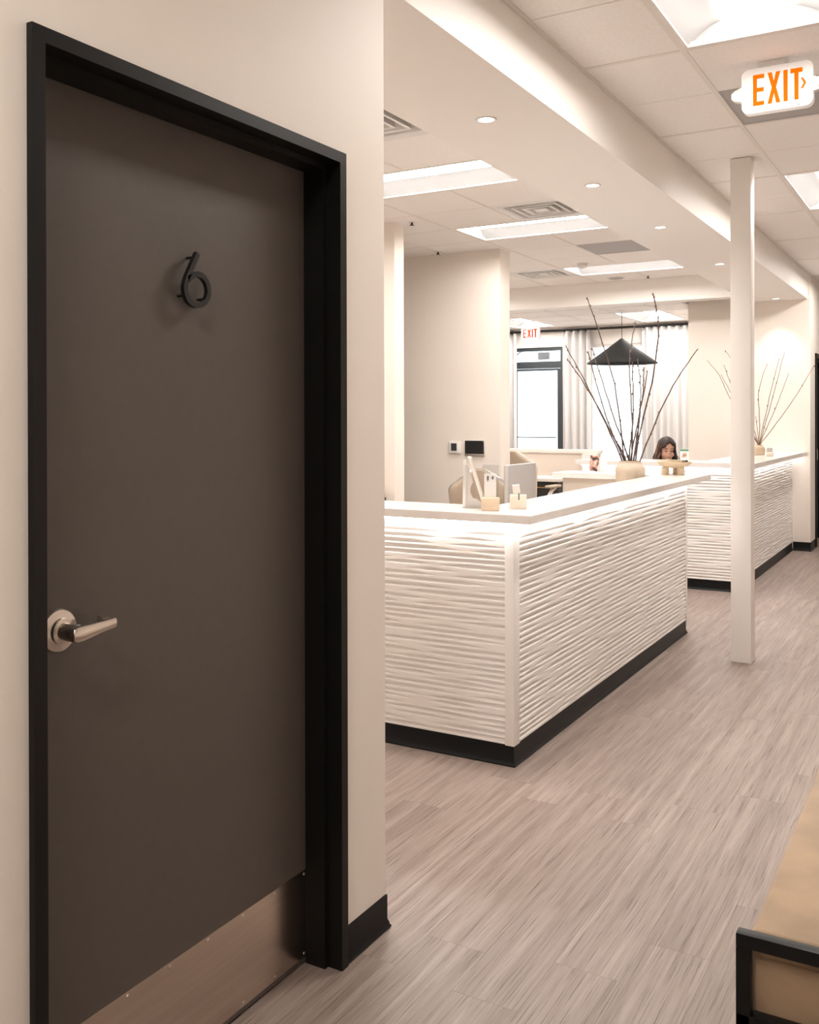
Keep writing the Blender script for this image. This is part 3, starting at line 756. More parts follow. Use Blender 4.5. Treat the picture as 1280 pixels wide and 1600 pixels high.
kick(c2, [(PX - 0.004, 11.245), (PX - 0.004, P2Y + 0.004), (-3.0, P2Y + 0.004)])
q = MB(); q.prism([(-3.05, 8.265), (-1.500, 8.265), (-1.500, 11.249), (-1.980, 11.249), (-1.980, 8.70), (-3.05, 8.70)], lambda a, c, d: (a, c, d), 1.041, 1.083)
bmesh.ops.bevel(q.bm, geom=[e for e in q.bm.edges], offset=0.002, segments=2, affect='EDGES')
q.build('countertop', 'quartz', c2, 35)
MB().box(PX + 0.040, PX + 0.052, P2Y - 0.02, 11.24, 1.0345, 1.0405).build('led_strip', 'led', c2)
MB().box(-3.0, PX + 0.03, P2Y - 0.040, P2Y - 0.028, 1.0345, 1.0405).build('led_strip', 'led', c2)
t = thing('work_desk', 'white work desk behind the far counter where the woman sits', 'desk', (-2.4, 8.8, 0))
box('desktop', 'desk_white', -3.0, -2.0, 8.46, 9.16, 0.715, 0.745, t)
for x_, y_ in ((-2.95, 9.1), (-2.05, 9.1), (-2.95, 8.52), (-2.05, 8.52)): box('leg', 'desk_white', x_ - 0.03, x_ + 0.03, y_ - 0.03, y_ + 0.03, 0, 0.715, t)

# desk pod under the windows
pod = thing('desk_pod', 'cream desk pod with a white capped back panel below the glass door', 'desk', (-4.8, 11.0, 0))
box('back_panel', 'laminate', -6.4, -3.94, 11.00, 11.06, 0, 1.032, pod)
MB().box(-6.4, -3.745, 10.97, 11.10, 1.032, 1.078, 0.003).build('cap', 'desk_white', pod, 35)
MB().box(-3.94, -3.760, 10.90, 11.06, 0, 1.032, 0.003).build('end_panel', 'desk_white', pod, 35)
MB().box(-6.4, -4.02, 10.36, 11.00, 0.725, 0.765, 0.003).build('desktop', 'desk_white', pod, 35)
box('modesty_panel', 'laminate', -6.4, -3.96, 10.985, 11.0, 0.765, 1.03, pod)
for xa, xb in ((-4.50, -4.05), (-6.3, -5.85)):
    ped = box('drawer_pedestal', 'drawer_dark', xa, xb, 10.42, 10.96, 0.03, 0.72, pod)
    for z_ in (0.05, 0.28, 0.51):
        dr = box('drawer', 'drawer_dark', xa + 0.008, xb - 0.008, 10.402, 10.42, z_, z_ + 0.20, ped)
        # pull bar near the top of each drawer front
    for z_ in (0.20, 0.43, 0.655):
        MB().cyl((xa + 0.12, 10.385, z_), (xb - 0.12, 10.385, z_), 0.006, seg=10).box(xa + 0.13, xa + 0.138, 10.385, 10.404, z_ - 0.004, z_ + 0.004).box(xb - 0.138, xb - 0.13, 10.385, 10.404, z_ - 0.004, z_ + 0.004).build('pull', 'brass', ped)
# ================================================================== WALL DEVICES
t = thing('thermostat', 'small square white thermostat on the beige wall', 'thermostat', (-4.168, 8.08, 1.127))
MB().box(-4.229, -4.107, 8.058, 8.08, 1.130, 1.242, 0.006).build('case', 'white_plastic', t, 35)
box('display', 'screen_dark', -4.205, -4.145, 8.0565, 8.0585, 1.155, 1.225, t)
t = thing('touch_panel', 'black screened touch panel on the beige wall next to the thermostat', 'touch panel', (-3.96, 8.08, 1.107))
MB().box(-4.062, -3.860, 8.060, 8.08, 1.108, 1.254, 0.005).build('case', 'silver', t, 35)
box('screen', 'screen', -4.058, -3.864, 8.0575, 8.0605, 1.130, 1.251, t)
box('indicator', 'card', -3.874, -3.869, 8.057, 8.058, 1.240, 1.245, t)

# ================================================================== OFFICE CHAIRS
def office_chair(name, label, loc, rz, style):
    t = thing(name, label, 'office chair', loc, 'office chairs', rz)
    # local: sitter faces -Y, backrest at +Y
    MB().box(-0.245, 0.245, -0.24, 0.23, 0.43, 0.50, 0.03, 3).build('seat', 'chair_beige', t, 35, local=True)
    def shell(w0, w1, zlo, zhi, yb, th, m, nm, bulge, inset=0.0):
        b = MB(); n = 14; k = 12; G = []
        for side in (0, 1):
            rows = []
            for i in range(n + 1):
                a = i / n; zz = zlo + (zhi - zlo) * a
                hw = (w0 + (w1 - w0) * math.sin(a * PI * 0.5)) * (1 - max(0, (a - 0.72) / 0.28) ** 2.6 * 0.55) - inset
                row = []
                for j in range(k + 1):
                    c = -1 + 2 * j / k; xx = hw * c
                    drop = 0.07 * (abs(c) ** 3) * max(0, (a - 0.6) / 0.4)
                    row.append(b.bm.verts.new((xx, yb + 0.10 * a * a + 0.03 * math.sin(a * PI) - bulge * c * c + (th if side else 0), zz - drop)))
                rows.append(row)
            G.append(rows)
        for rows in G:
            for i in range(n):
                for j in range(k): b.bm.faces.new((rows[i][j], rows[i][j + 1], rows[i + 1][j + 1], rows[i + 1][j]))
        A, B = G
        for i in range(n):
            b.bm.faces.new((A[i][0], A[i + 1][0], B[i + 1][0], B[i][0])); b.bm.faces.new((A[i][k], A[i + 1][k], B[i + 1][k], B[i][k]))
        for j in range(k):
            b.bm.faces.new((A[0][j], A[0][j + 1], B[0][j + 1], B[0][j])); b.bm.faces.new((A[n][j], A[n][j + 1], B[n][j + 1], B[n][j]))
        return b.build(nm, m, t, 50, local=True)
    top = 1.10 if style == 'low' else 1.10
    shell(0.20, 0.255, 0.52, top, 0.22, 0.018, 'silver' if style == 'low' else 'chair_shell', 'back_shell', 0.06)
    shell(0.20, 0.255, 0.535, top - 0.012, 0.205, 0.05, 'chair_beige', 'backrest', 0.06, 0.014 if style == 'low' else 0.03)
    for s in (-1, 1):
        a = MB().tube(smooth_path([(s * 0.20, 0.12, 0.45), (s * 0.29, 0.10, 0.50), (s * 0.305, 0.06, 0.60), (s * 0.305, -0.02, 0.66), (s * 0.305, -0.09, 0.68)], 4), [0.022] * 17, 10).build('armrest', 'chair_shell', t, True, local=True)
        MB().box(s * 0.305 - 0.042, s * 0.305 + 0.042, -0.18, 0.09, 0.685, 0.715, 0.013, 3).build('arm_pad', 'chair_beige', a, 35, local=True)
    MB().tube([(0, 0.05, 0.44), (0, 0.05, 0.10)], [0.028, 0.028], 16).build('column', 'silver', t, True, local=True)
    MB().box(-0.03, 0.03, 0.05, 0.27, 0.415, 0.445, 0.008).tube(smooth_path([(0, 0.23, 0.43), (0, 0.275, 0.50), (0, 0.275, 0.62)], 4), 0.025, 10).build('back_support', 'chair_dark', t, 35, local=True)
    for k in range(5):
        a = 2 * PI * k / 5 + 0.3; dx, dy = math.cos(a), math.sin(a)
        lg = MB().tube([(0, 0.05, 0.115), (dx * 0.15, 0.05 + dy * 0.15, 0.10), (dx * 0.29, 0.05 + dy * 0.29, 0.075)], [0.028, 0.022, 0.016], 8).build('base_leg', 'silver', t, True, local=True)
        MB().tube([(dx * 0.29 - dy * 0.022, 0.05 + dy * 0.29 + dx * 0.022, 0.029), (dx * 0.29 + dy * 0.022, 0.05 + dy * 0.29 - dx * 0.022, 0.029)], 0.029, 14).build('caster', 'chair_dark', lg, 40, local=True)
    if style == 'high':
        MB().box(0.17, 0.26, 0.30, 0.325, 0.88, 1.07, 0.01).build('coat_hanger', 'chair_dark', t, 35, local=True)
    return t
office_chair('office_chair', 'beige low office chair with a silver rim behind the front counter', (-3.12, 6.60, 0), math.radians(192), 'low')
office_chair('office_chair', 'beige office chair with padded arms at the desk pod', (-4.27, 10.02, 0), math.radians(176), 'high')
office_chair('office_chair', 'beige office chair under the seated woman', (-2.56, 9.48, 0), math.radians(8), 'low')

# monitor behind the counter
t = thing('desktop_monitor', 'grey computer monitor seen from behind on the work desk', 'monitor', (-2.07, 4.70, 0.745))
def rz(mb, ang, piv): return mb.rot_since(0, Euler((0, 0, ang)).to_matrix(), piv)
pv = (-2.07, 4.70, 0); an = math.radians(-3)
rz(MB().box(-2.085, -2.058, 4.60, 4.93, 0.86, 1.222, 0.006), an, pv).build('back_cover', 'monitor_grey', t, 35)
rz(MB().box(-2.0875, -2.0845, 4.608, 4.922, 0.90, 1.214), an, pv).build('screen', 'screen', t)
rz(MB().box(-2.062, -2.045, 4.70, 4.83, 0.755, 1.02, 0.004), an, pv).build('stand', 'silver', t, 35)
rz(MB().box(-2.17, -1.99, 4.66, 4.87, 0.745, 0.757, 0.004), an, pv).build('foot', 'silver', t, 35)

# printer-like organiser by the wall stub
t = thing('desk_organiser', 'tan desk organiser against the wall stub at the edge of the door wall', 'organiser', (-4.05, 6.40, 0.0))
box('cabinet', 'laminate', -4.35, -3.965, 6.12, 6.54, 0, 0.80, t)
box('tray', 'drawer_dark', -4.33, -3.985, 6.16, 6.52, 0.80, 0.835, t)
b = MB(); b.box(-4.32, -3.995, 6.48, 6.51, 0.835, 0.965).box(-4.32, -4.30, 6.26, 6.48, 0.835, 0.965).box(-4.015, -3.995, 6.26, 6.48, 0.835, 0.965)
b.build('box', 'maple', t)

# ================================================================== ITEMS ON THE FRONT COUNTER
CT = 1.067
t = thing('counter_display', 'white leaning tabletop display seen edge on, left on the front counter', 'display stand', (-1.905, 3.87, CT))
va = math.atan2(3.85, -1.885) - PI / 2            # turn so that the board is nearly edge on from the corridor
def rloc(mb): return mb.rot_since(0, Euler((0, 0, va + 0.05)).to_matrix())
bd = MB(); bd.box(-0.004, 0.004, -0.07, 0.07, 0, 0.235, 0.001); bd.rot_since(0, Euler((0, math.radians(-17), 0)).to_matrix()); bmesh.ops.translate(bd.bm, vec=(0.048, 0, 0.0035), verts=bd.bm.verts)
rloc(bd).build('board', 'card', t, local=True)
bd = MB(); bd.box(0.004, 0.009, -0.067, 0.067, 0.002, 0.232); bd.rot_since(0, Euler((0, math.radians(-17), 0)).to_matrix()); bmesh.ops.translate(bd.bm, vec=(0.048, 0, 0.004), verts=bd.bm.verts)
rloc(bd).build('poster', 'maple_pale', t, local=True)
sp = MB()
sp.prism([(-0.050, 0), (-0.036, 0.0), (-0.034, 0.215), (-0.046, 0.215)], lambda a, c, d: (a, d, c), -0.012, 0.012)
arc = [(0.036, 0.004), (-0.040, 0.004), (-0.040, 0.19), (-0.024, 0.19)] + [(-0.004 - 0.012 * math.sin(k * PI / 6), 0.115 - 0.07 * k / 6) for k in range(7)] + [(0.012, 0.040), (0.030, 0.028)]
sp.prism(arc, lambda a, c, d: (a, d, c), -0.003, 0.003)
sp.box(-0.055, 0.045, -0.012, 0.012, 0, 0.004)
rloc(sp).build('easel_back', 'white_plastic', t, local=True)

def block_holder(name, label, cat, c, w, h, dp, mt, ang):
    t = thing(name, label, cat, (c[0], c[1], CT), None, ang)
    b = MB(); b.box(-w / 2, w / 2, -dp / 2, dp / 2, 0, h, 0.004)
    b.build('wood_block', mt, t, 35, local=True)
    return t
fa = math.radians(22)
t = block_holder('acrylic_sign', 'clear acrylic card sign in a wooden block on the front counter', 'sign holder', (-1.790, 3.80), 0.078, 0.056, 0.05, 'maple', fa)
MB().box(-0.036, 0.036, 0.010, 0.013, 0.050, 0.200, 0.001).build('acrylic_plate', 'acrylic', t, local=True)
MB().box(-0.038, 0.038, 0.0095, 0.0135, 0.198, 0.202).build('plate_edge', 'white_plastic', t, local=True)
cd = MB().box(-0.027, 0.025, -0.004, -0.002, 0.045, 0.160, 0.001).build('card', 'card', t, local=True)
MB().box(-0.015, -0.007, -0.0046, -0.004, 0.132, 0.150).box(-0.013, -0.009, -0.0048, -0.0046, 0.126, 0.131).box(0.006, 0.014, -0.0046, -0.004, 0.136, 0.149).build('print', 'ink', cd, local=True)
t = block_holder('card_holder', 'small pale wooden card holder, right end of the front counter items', 'card holder', (-1.716, 3.93), 0.074, 0.062, 0.045, 'maple_pale', fa)
cd = MB().box(-0.020, 0.012, -0.003, 0.003, 0.055, 0.110, 0.001); cd.rot_since(0, Euler((0.25, -0.12, 0)).to_matrix(), (0, 0, 0.055)); cd.build('card', 'card', t, local=True)
MB().cyl((0.004, -0.0235, 0.045), (0.004, -0.021, 0.070), 0.0022, seg=8).sphere((0.004, -0.0235, 0.044), 0.0035).build('clip', 'chair_dark', t, local=True)

# brochures on the counter return
t = thing('brochure_stand', 'pair of brochures standing on the counter return beside the vase', 'brochures', (-2.34, 6.84, CT), None, math.radians(25))
b = MB(); b.box(-0.075, -0.01, -0.002, 0.002, 0, 0.115); b.rot_since(0, Euler((-0.12, 0.14, 0)).to_matrix()); b.build('photo_brochure', 'photo_warm', t, local=True)
b = MB(); b.box(-0.005, 0.055, 0.015, 0.020, 0, 0.105); b.rot_since(0, Euler((-0.10, 0.10, 0)).to_matrix()); b.build('blank_brochure', 'card', t, local=True)
MB().box(-0.07, 0.055, -0.01, 0.04, 0, 0.004).build('base', 'acrylic', t, local=True)

# leg bowl at the far end of the counter
BX, BY = -1.765, 6.755
t = thing('footed_bowl', 'sand coloured ceramic bowl on stubby legs at the end of the front counter', 'bowl', (BX, BY, CT))
n_ = 40; prof = [(0.030, 0.047), (0.070, 0.052), (0.095, 0.062), (0.115, 0.080), (0.120, 0.092), (0.112, 0.092), (0.104, 0.080), (0.086, 0.066), (0.060, 0.060), (0.003, 0.058)]
b = MB().lathe(prof, (0, 0, 0), n_); b.build('dish', 'bowl_clay', t, 50, local=True)
for a in (180, 300, 60):
    lx, ly = 0.062 * math.cos(math.radians(a + 30)), 0.062 * math.sin(math.radians(a + 30))
    MB().lathe([(0.024, 0), (0.026, 0.004), (0.026, 0.054)], (lx, ly, 0), 20).build('leg', 'bowl_clay', t, 50, local=True)
t = thing('paper_stack', 'cream paper slips lying in the footed bowl', 'paper', (BX, BY, CT + 0.070))
for k in range(5):
    b = MB().box(-0.062, 0.045, -0.045, 0.045, 0.020 + k * 0.0032, 0.022 + k * 0.0032); b.rot_since(0, Euler((0.05 * (k - 2), 0.03, 0.5 * k)).to_matrix(), (0, 0, 0.014)); b.build('slip', 'paper_cream', t, local=True)
for k, (dx, dy) in enumerate(((0.062, 0.030), (0.072, 0.045), (0.055, 0.050), (0.080, 0.032), (0.068, 0.058), (0.046, 0.040))):
    bo = MB().sphere((BX + dx, BY + dy, CT + 0.089 + 0.004 * (k % 2)), 0.0095, 2).build('dried_berry', 'berry', None, True); tag(bo, 'dark dried berry heaped at the right rim of the footed bowl', 'berry', 'dark berries in the footed bowl')

# ================================================================== VASES WITH BRANCHES
def vase_branches(name, label, c, z0, prof, m, branches, mt, seed, r0, nb):
    t = thing(name, label, 'vase', (c[0], c[1], z0))
    MB().lathe(prof, (c[0], c[1], z0), 40).build('pot', m, t, 50)
    r = random.Random(seed)
    for i, br in enumerate(branches):
        base = Vector((c[0] + r.uniform(-0.015, 0.015), c[1] + r.uniform(-0.015, 0.015), z0 + 0.12))
        pts = [base] + [Vector(p) for p in br[::-1]]
        # slight kinks along the stem
        path = smooth_path(pts, 7); n = len(path)
        path = [p + Vector((r.uniform(-1, 1), r.uniform(-1, 1), 0)) * (0.003 if 8 < k < n - 1 else 0) for k, p in enumerate(path)]
        rad = [r0 * (1 - 0.55 * k / (n - 1)) for k in range(n)]
        b = MB().tube(path, rad, 6)
        st = b.build('branch', mt, t, True)
        bb = MB()
        for k in range(7, n, 1):
            if r.random() < nb:
                p = path[k] + Vector((r.uniform(-1, 1), r.uniform(-1, 1), r.uniform(-.3, .3))) * 0.006
                bb.sphere(p, (0.0055, 0.0055, 0.0105), 1)
        if len(bb.bm.verts):
            o = bb.build('buds', 'bud' if mt == 'twig' else mt, st, True); o['kind'] = 'stuff'
BR1 = [[(-2.245, 6.328, 2.286), (-2.078, 6.394, 1.697), (-2.028, 6.46, 1.152)], [(-1.771, 6.262, 2.274), (-1.756, 6.328, 2.048), (-1.822, 6.394, 1.692), (-1.97, 6.46, 1.154)], [(-2.434, 6.408, 1.969), (-2.27, 6.434, 1.657), (-2.023, 6.46, 1.152)], [(-2.374, 6.287, 1.867), (-2.23, 6.374, 1.611), (-2.037, 6.46, 1.152)], [(-2.211, 6.243, 1.911), (-2.109, 6.352, 1.434), (-2.014, 6.46, 1.153)], [(-2.238, 6.411, 1.944), (-2.114, 6.435, 1.522), (-1.992, 6.46, 1.153)], [(-2.013, 6.669, 2.132), (-2.034, 6.599, 1.881), (-1.995, 6.53, 1.433), (-1.979, 6.46, 1.153)], [(-1.565, 6.61, 1.931), (-1.744, 6.535, 1.629), (-1.925, 6.46, 1.155)], [(-1.973, 6.593, 1.878), (-1.935, 6.526, 1.61), (-1.952, 6.46, 1.154)], [(-1.827, 6.321, 1.775), (-1.9, 6.39, 1.477), (-1.965, 6.46, 1.154)], [(-1.899, 6.478, 1.805), (-1.905, 6.469, 1.608), (-1.988, 6.46, 1.153)], [(-1.939, 6.348, 1.843), (-1.948, 6.404, 1.521), (-1.997, 6.46, 1.153)]]
BR2 = [[(-1.532, 9.986, 2.101), (-1.653, 10.068, 1.666), (-1.783, 10.15, 1.18)], [(-1.687, 9.953, 1.992), (-1.777, 10.019, 1.73), (-1.783, 10.084, 1.412), (-1.795, 10.15, 1.179)], [(-1.494, 10.007, 1.895), (-1.613, 10.079, 1.602), (-1.777, 10.15, 1.18)], [(-1.312, 10.364, 1.974), (-1.52, 10.257, 1.591), (-1.764, 10.15, 1.18)], [(-1.861, 10.314, 1.476), (-1.828, 10.232, 1.313), (-1.807, 10.15, 1.179)], [(-1.63, 10.303, 2.058), (-1.697, 10.227, 1.734), (-1.789, 10.15, 1.179)], [(-2.346, 10.3, 2.061), (-2.205, 10.25, 1.888), (-2.092, 10.2, 1.661), (-1.838, 10.15, 1.179)], [(-2.112, 9.997, 1.993), (-2.009, 10.073, 1.67), (-1.814, 10.15, 1.179)], [(-2.15, 10.055, 1.9), (-2.028, 10.102, 1.639), (-1.826, 10.15, 1.179)], [(-2.145, 10.213, 2.156), (-2.018, 10.182, 1.934), (-1.82, 10.15, 1.179)]]
VZ = 0.745
p1 = [(0.070, 0), (0.082, 0.006), (0.092, 0.20), (0.099, 0.33), (0.1015, 0.358), (0.099, 0.376), (0.088, 0.396), (0.073, 0.408), (0.068, 0.418), (0.071, 0.428), (0.064, 0.428), (0.061, 0.420), (0.061, 0.405), (0.080, 0.38), (0.080, 0.10), (0.002, 0.09)]
vase_branches('branch_vase', 'tall beige clay vase with long budding branches behind the front counter', (-1.988, 6.46), VZ, p1, 'vase_clay', BR1, 'twig', 5, 0.0074, 0.62)
p2 = [(0.048, 0), (0.055, 0.004), (0.058, 0.06), (0.054, 0.075), (0.036, 0.092), (0.030, 0.098), (0.031, 0.104), (0.027, 0.104), (0.026, 0.094), (0.044, 0.07), (0.044, 0.02), (0.002, 0.015)]
vase_branches('branch_vase', 'small tan bottle vase with thin twigs on the far counter', (-1.800, 10.15), 1.083, p2, 'vase_sand', [[p for p in b[:-1]] + [(b[-1][0] * 0.25 - 1.8 * 0.75, 10.15, 1.19)] for b in BR2], 'twig_pale', 9, 0.0048, 0.12)
# small block and card beside it
t = thing('card_block', 'small cream block with a grey card on the far counter', 'card holder', (-1.645, 9.85, 1.083))
MB().box(-1.680, -1.615, 9.83, 9.87, 1.083, 1.125, 0.004).build('block', 'maple_pale', t, 35)
MB().box(-1.680, -1.625, 9.874, 9.878, 1.083, 1.165).build('card', 'monitor_grey', t)
t = thing('flyer_stand', 'upright photo flyer with a green header beside the seated woman', 'flyer', (-2.135, 8.52, 1.083))
box('flyer', 'card', -2.172, -2.100, 8.520, 8.524, 1.083, 1.183, t)
box('header_print', 'print_green', -2.172, -2.100, 8.5185, 8.520, 1.168, 1.183, t)
box('photo_print', 'photo_face', -2.160, -2.112, 8.5185, 8.520, 1.110, 1.160, t)
box('foot', 'acrylic', -2.175, -2.097, 8.51, 8.56, 1.083, 1.087, t)

# ================================================================== PENDANT, CURTAINS
PXX, PYY = -3.627, 11.46
t = thing('pendant_lamp', 'black conical woven pendant lamp hanging before the windows', 'pendant lamp', (PXX, PYY, SZ + 0.01))
MB().lathe([(0.05, 0), (0.05, -0.012), (0.012, -0.018)], (PXX, PYY, SZ + 0.01), 24).build('canopy', 'white_plastic', t, 40)
MB().cyl((PXX, PYY, SZ), (PXX, PYY, 2.40), 0.004, seg=8).build('cord', 'black', t, True)
MB().lathe([(0.016, 2.425), (0.025, 2.418), (0.420, 2.128), (0.424, 2.118), (0.416, 2.121), (0.022, 2.408)], (PXX, PYY, 0), 56, False).build('shade', 'shade_black', t, 50)
MB().lathe([(0.02, 2.40), (0.022, 2.30), (0.02, 2.29)], (PXX, PYY, 0), 16).build('socket', 'black', t, 50)
MB().sphere((PXX, PYY, 2.255), 0.04, 2).build('bulb', 'card', t, True)

t = thing('curtain_rod', 'long black curtain rod across the window wall', 'curtain rod', (-4.7, 13.08, 2.70))
MB().cyl((-6.9, 13.09, 2.715), (-2.79, 13.09, 2.715), 0.017, seg=12).build('rod', 'black', t, True)
for x_ in (-6.5, -4.95, -4.3, -3.0): MB().box(x_ - 0.012, x_ + 0.012, 13.09, 13.2, 2.71, 2.735).build('bracket', 'black', t)
def curtain(x0, x1, folds, label, seed):
    r = random.Random(seed); n = folds * 14; nz = 12
    b = MB(); G = []
    ph = [r.uniform(-0.5, 0.5) for _ in range(folds + 1)]; am = [r.uniform(0.028, 0.052) for _ in range(folds + 1)]
    for i in range(nz + 1):
        a = i / nz; zz = 0.02 + 2.68 * a; row = []
        for j in range(n + 1):
            c = j / n * folds; k = min(int(c), folds - 1); f = c - k
            amp = (am[k] * (1 - f) + am[k + 1] * f) * (0.75 + 0.35 * (1 - a)); p_ = ph[k] * (1 - f) + ph[k + 1] * f
            xx = x0 + (x1 - x0) * (j / n + 0.012 * math.sin(c * 4.4 + p_ * 3) * (1 - a))
            row.append(b.bm.verts.new((xx, 13.09 + amp * math.sin(2 * PI * c + p_ * (1.2 - a)), zz)))
        G.append(row)
    for i in range(nz):
        for j in range(n): b.bm.faces.new((G[i][j], G[i][j + 1], G[i + 1][j + 1], G[i + 1][j]))
    t = thing('curtain', label, 'curtain', ((x0 + x1) / 2, 13.09, 0), 'white curtains on the window wall')
    o = b.build('cloth', 'curtain', t, True)
    md = o.modifiers.new('thickness', 'SOLIDIFY'); md.thickness = 0.004
    for j in range(0, folds):
        xr = x0 + (x1 - x0) * (j + 0.25) / folds
        MB().box(xr - 0.005, xr + 0.005, 13.088, 13.142, 2.688, 2.735, 0.002).build('ring', 'black', t)
curtain(-6.25, -5.735, 5, 'white curtain left of the glass door, beside the beige wall', 1)
curtain(-5.02, -4.60, 4, 'white curtain between the glass door and the bright window', 2)
curtain(-3.86, -3.05, 8, 'wide white curtain right of the pendant lamp', 3)

# ================================================================== BENCH
bz = 0.47
ben = thing('velvet_bench', 'tan velvet bench with a black square tube frame', 'bench', (-0.07, 2.70, 0))
x0, x1, y0, y1 = -0.388, 0.26, 1.935, 3.55; sq = 0.027
for yy in (y0, y1 - sq):
    f = MB()
    f.box(x0, x1, yy, yy + sq, bz - sq, bz, 0.002); f.box(x0, x1, yy, yy + sq, bz - 0.182, bz - 0.182 + sq, 0.002)
    f.build('end_rail', 'bench_metal', ben, 35)
    for xa in (x0, x1 - sq): MB().box(xa, xa + sq, yy, yy + sq, 0, bz - sq, 0.002).build('leg', 'bench_metal', ben, 35)
for xa in (x0 + 0.004, x1 - sq - 0.004): MB().box(xa, xa + sq - 0.006, y0 + sq, y1 - sq, bz - 0.196, bz - 0.173, 0.002).build('side_rail', 'bench_metal', ben, 35)
cu = MB(); cu.box(x0 + 0.020, x1 - 0.020, y0 + sq + 0.002, y1 - sq - 0.002, bz - 0.172, bz - 0.004, 0.016, 4)
cu.build('cushion', 'velvet', ben, 50)
b = MB()
for zz in (bz - 0.052,):
    b.tube(smooth_path([(x0 + 0.024, y0 + 0.05, zz), (x0 + 0.018, y0 + 0.5, zz), (x0 + 0.018, y1 - 0.5, zz), (x0 + 0.024, y1 - 0.05, zz)], 5), 0.004, 6)
    b.tube(smooth_path([(x0 + 0.04, y0 + sq + 0.003, zz), (0, y0 + sq + 0.001, zz), (x1 - 0.04, y0 + sq + 0.003, zz)], 5), 0.004, 6)
b.build('piping', 'velvet', ben, True)
# ================================================================== PERSON
def person():
    hx, hy, hz = -2.530, 9.40, 1.146           # head centre
    t = thing('person', 'person with dark wavy hair and a white top seated behind the far counter', 'person', (-2.56, 9.48, 0))
    base = base_of(t)
    face = Vector((0.50, -0.80, 0)).normalized(); fa_ = math.atan2(face.y, face.x) + PI / 2     # local -Y looks along face
    Rh = Euler((math.radians(17), 0, 0)).to_matrix(); Rh = Euler((0, 0, fa_)).to_matrix() @ Rh
    def hp(x_, y_, z_): return Vector((hx, hy, hz)) + Rh @ Vector((x_, y_, z_))
    def capsule(b, p, q_, r0, r1, n=7):
        p, q_ = Vector(p), Vector(q_)
        for k in range(n + 1):
            a = k / n; b.sphere(p.lerp(q_, a), r0 + (r1 - r0) * a, 2)
    def ell(b, c, r, R=None, sub=3):
        n0 = b.n(); b.sphere((0, 0, 0), r, sub); b.bm.verts.ensure_lookup_table()
        M = Matrix.Translation(c) @ ((R or Matrix.Identity(3)).to_4x4())
        bmesh.ops.transform(b.bm, matrix=M, verts=b.bm.verts[n0:])
    body = MB()
    # head: skull, jaw, cheeks, nose, brow, lips, ears
    ell(body, hp(0, 0.012, 0.030), (0.073, 0.090, 0.082), Rh)
    ell(body, hp(0, -0.022, -0.030), (0.058, 0.066, 0.076), Rh)
    ell(body, hp(0, -0.050, -0.086), (0.024, 0.024, 0.020), Rh, 2)
    for s in (-1, 1):
        ell(body, hp(s * 0.036, -0.058, -0.028), (0.026, 0.022, 0.026), Rh, 2)
        ell(body, hp(s * 0.073, 0.010, -0.012), (0.010, 0.020, 0.030), Rh, 2)
        ell(body, hp(s * 0.029, -0.070, 0.030), (0.024, 0.012, 0.008), Rh, 2)
        ell(body, hp(s * 0.010, -0.090, -0.032), (0.009, 0.010, 0.008), Rh, 2)
    capsule(body, hp(0, -0.080, 0.016), hp(0, -0.100, -0.026), 0.008, 0.012, 5)
    ell(body, hp(0, -0.084, -0.058), (0.022, 0.010, 0.006), Rh, 2); ell(body, hp(0, -0.081, -0.068), (0.019, 0.010, 0.006), Rh, 2)
    # neck, torso, hips
    nb_ = Vector((-2.56, 9.475, 0.99))
    capsule(body, hp(0, 0.022, -0.055), nb_, 0.048, 0.055)
    ell(body, (-2.56, 9.49, 0.90), (0.165, 0.095, 0.10)); ell(body, (-2.56, 9.50, 0.80), (0.145, 0.10, 0.15))
    ell(body, (-2.56, 9.505, 0.66), (0.130, 0.095, 0.13)); ell(body, (-2.56, 9.50, 0.57), (0.165, 0.115, 0.075))
    hands = []
    for s in (-1, 1):
        sh = Vector((-2.56 + s * 0.165, 9.485, 0.935)); el = Vector((-2.56 + s * 0.225, 9.36, 0.79)); wr = Vector((-2.56 + s * 0.12, 9.13, 0.785))
        capsule(body, (-2.56 + s * 0.06, 9.485, 0.965), sh, 0.048, 0.052); capsule(body, sh, el, 0.050, 0.038); capsule(body, el, wr, 0.037, 0.024)
        pd = Vector((-s * 0.2, -1, -0.12)).normalized(); side = Vector((1, 0, 0)); side = (side - pd * side.dot(pd)).normalized()
        pc = wr + pd * 0.05
        for k in range(4): capsule(body, wr + side * (k - 1.5) * 0.014, wr + pd * 0.085 + side * (k - 1.5) * 0.020, 0.014, 0.0115, 4)
        for k, ln in enumerate((0.060, 0.072, 0.068, 0.052)):
            f0 = wr + pd * 0.085 + side * (k - 1.5) * 0.020; f1 = f0 + pd * ln * 0.55 + Vector((0, 0, -0.003)); f2 = f1 + pd * ln * 0.40 + Vector((0, 0, -0.014))
            capsule(body, f0, f1, 0.0092, 0.0085, 5); capsule(body, f1, f2, 0.0085, 0.0072, 4)
        th0 = wr + pd * 0.030 - side * s * 0.022; th1 = th0 + pd * 0.035 - side * s * 0.022; th2 = th1 + pd * 0.030 - side * s * 0.004
        capsule(body, th0, th1, 0.012, 0.010, 5); capsule(body, th1, th2, 0.010, 0.008, 4)
        hip = Vector((-2.56 + s * 0.085, 9.47, 0.565)); kn = Vector((-2.56 + s * 0.11, 9.06, 0.555)); an_ = Vector((-2.56 + s * 0.11, 9.10, 0.09))
        capsule(body, hip, kn, 0.078, 0.055, 9); capsule(body, kn, an_, 0.052, 0.034, 9); capsule(body, an_ + Vector((0, 0.02, -0.045)), an_ + Vector((0, -0.14, -0.055)), 0.036, 0.030, 6)
    bo = body.build('body', 'skin', t)
    md = bo.modifiers.new('skin', 'REMESH'); md.mode = 'VOXEL'; md.voxel_size = 0.0065; md.use_smooth_shade = True
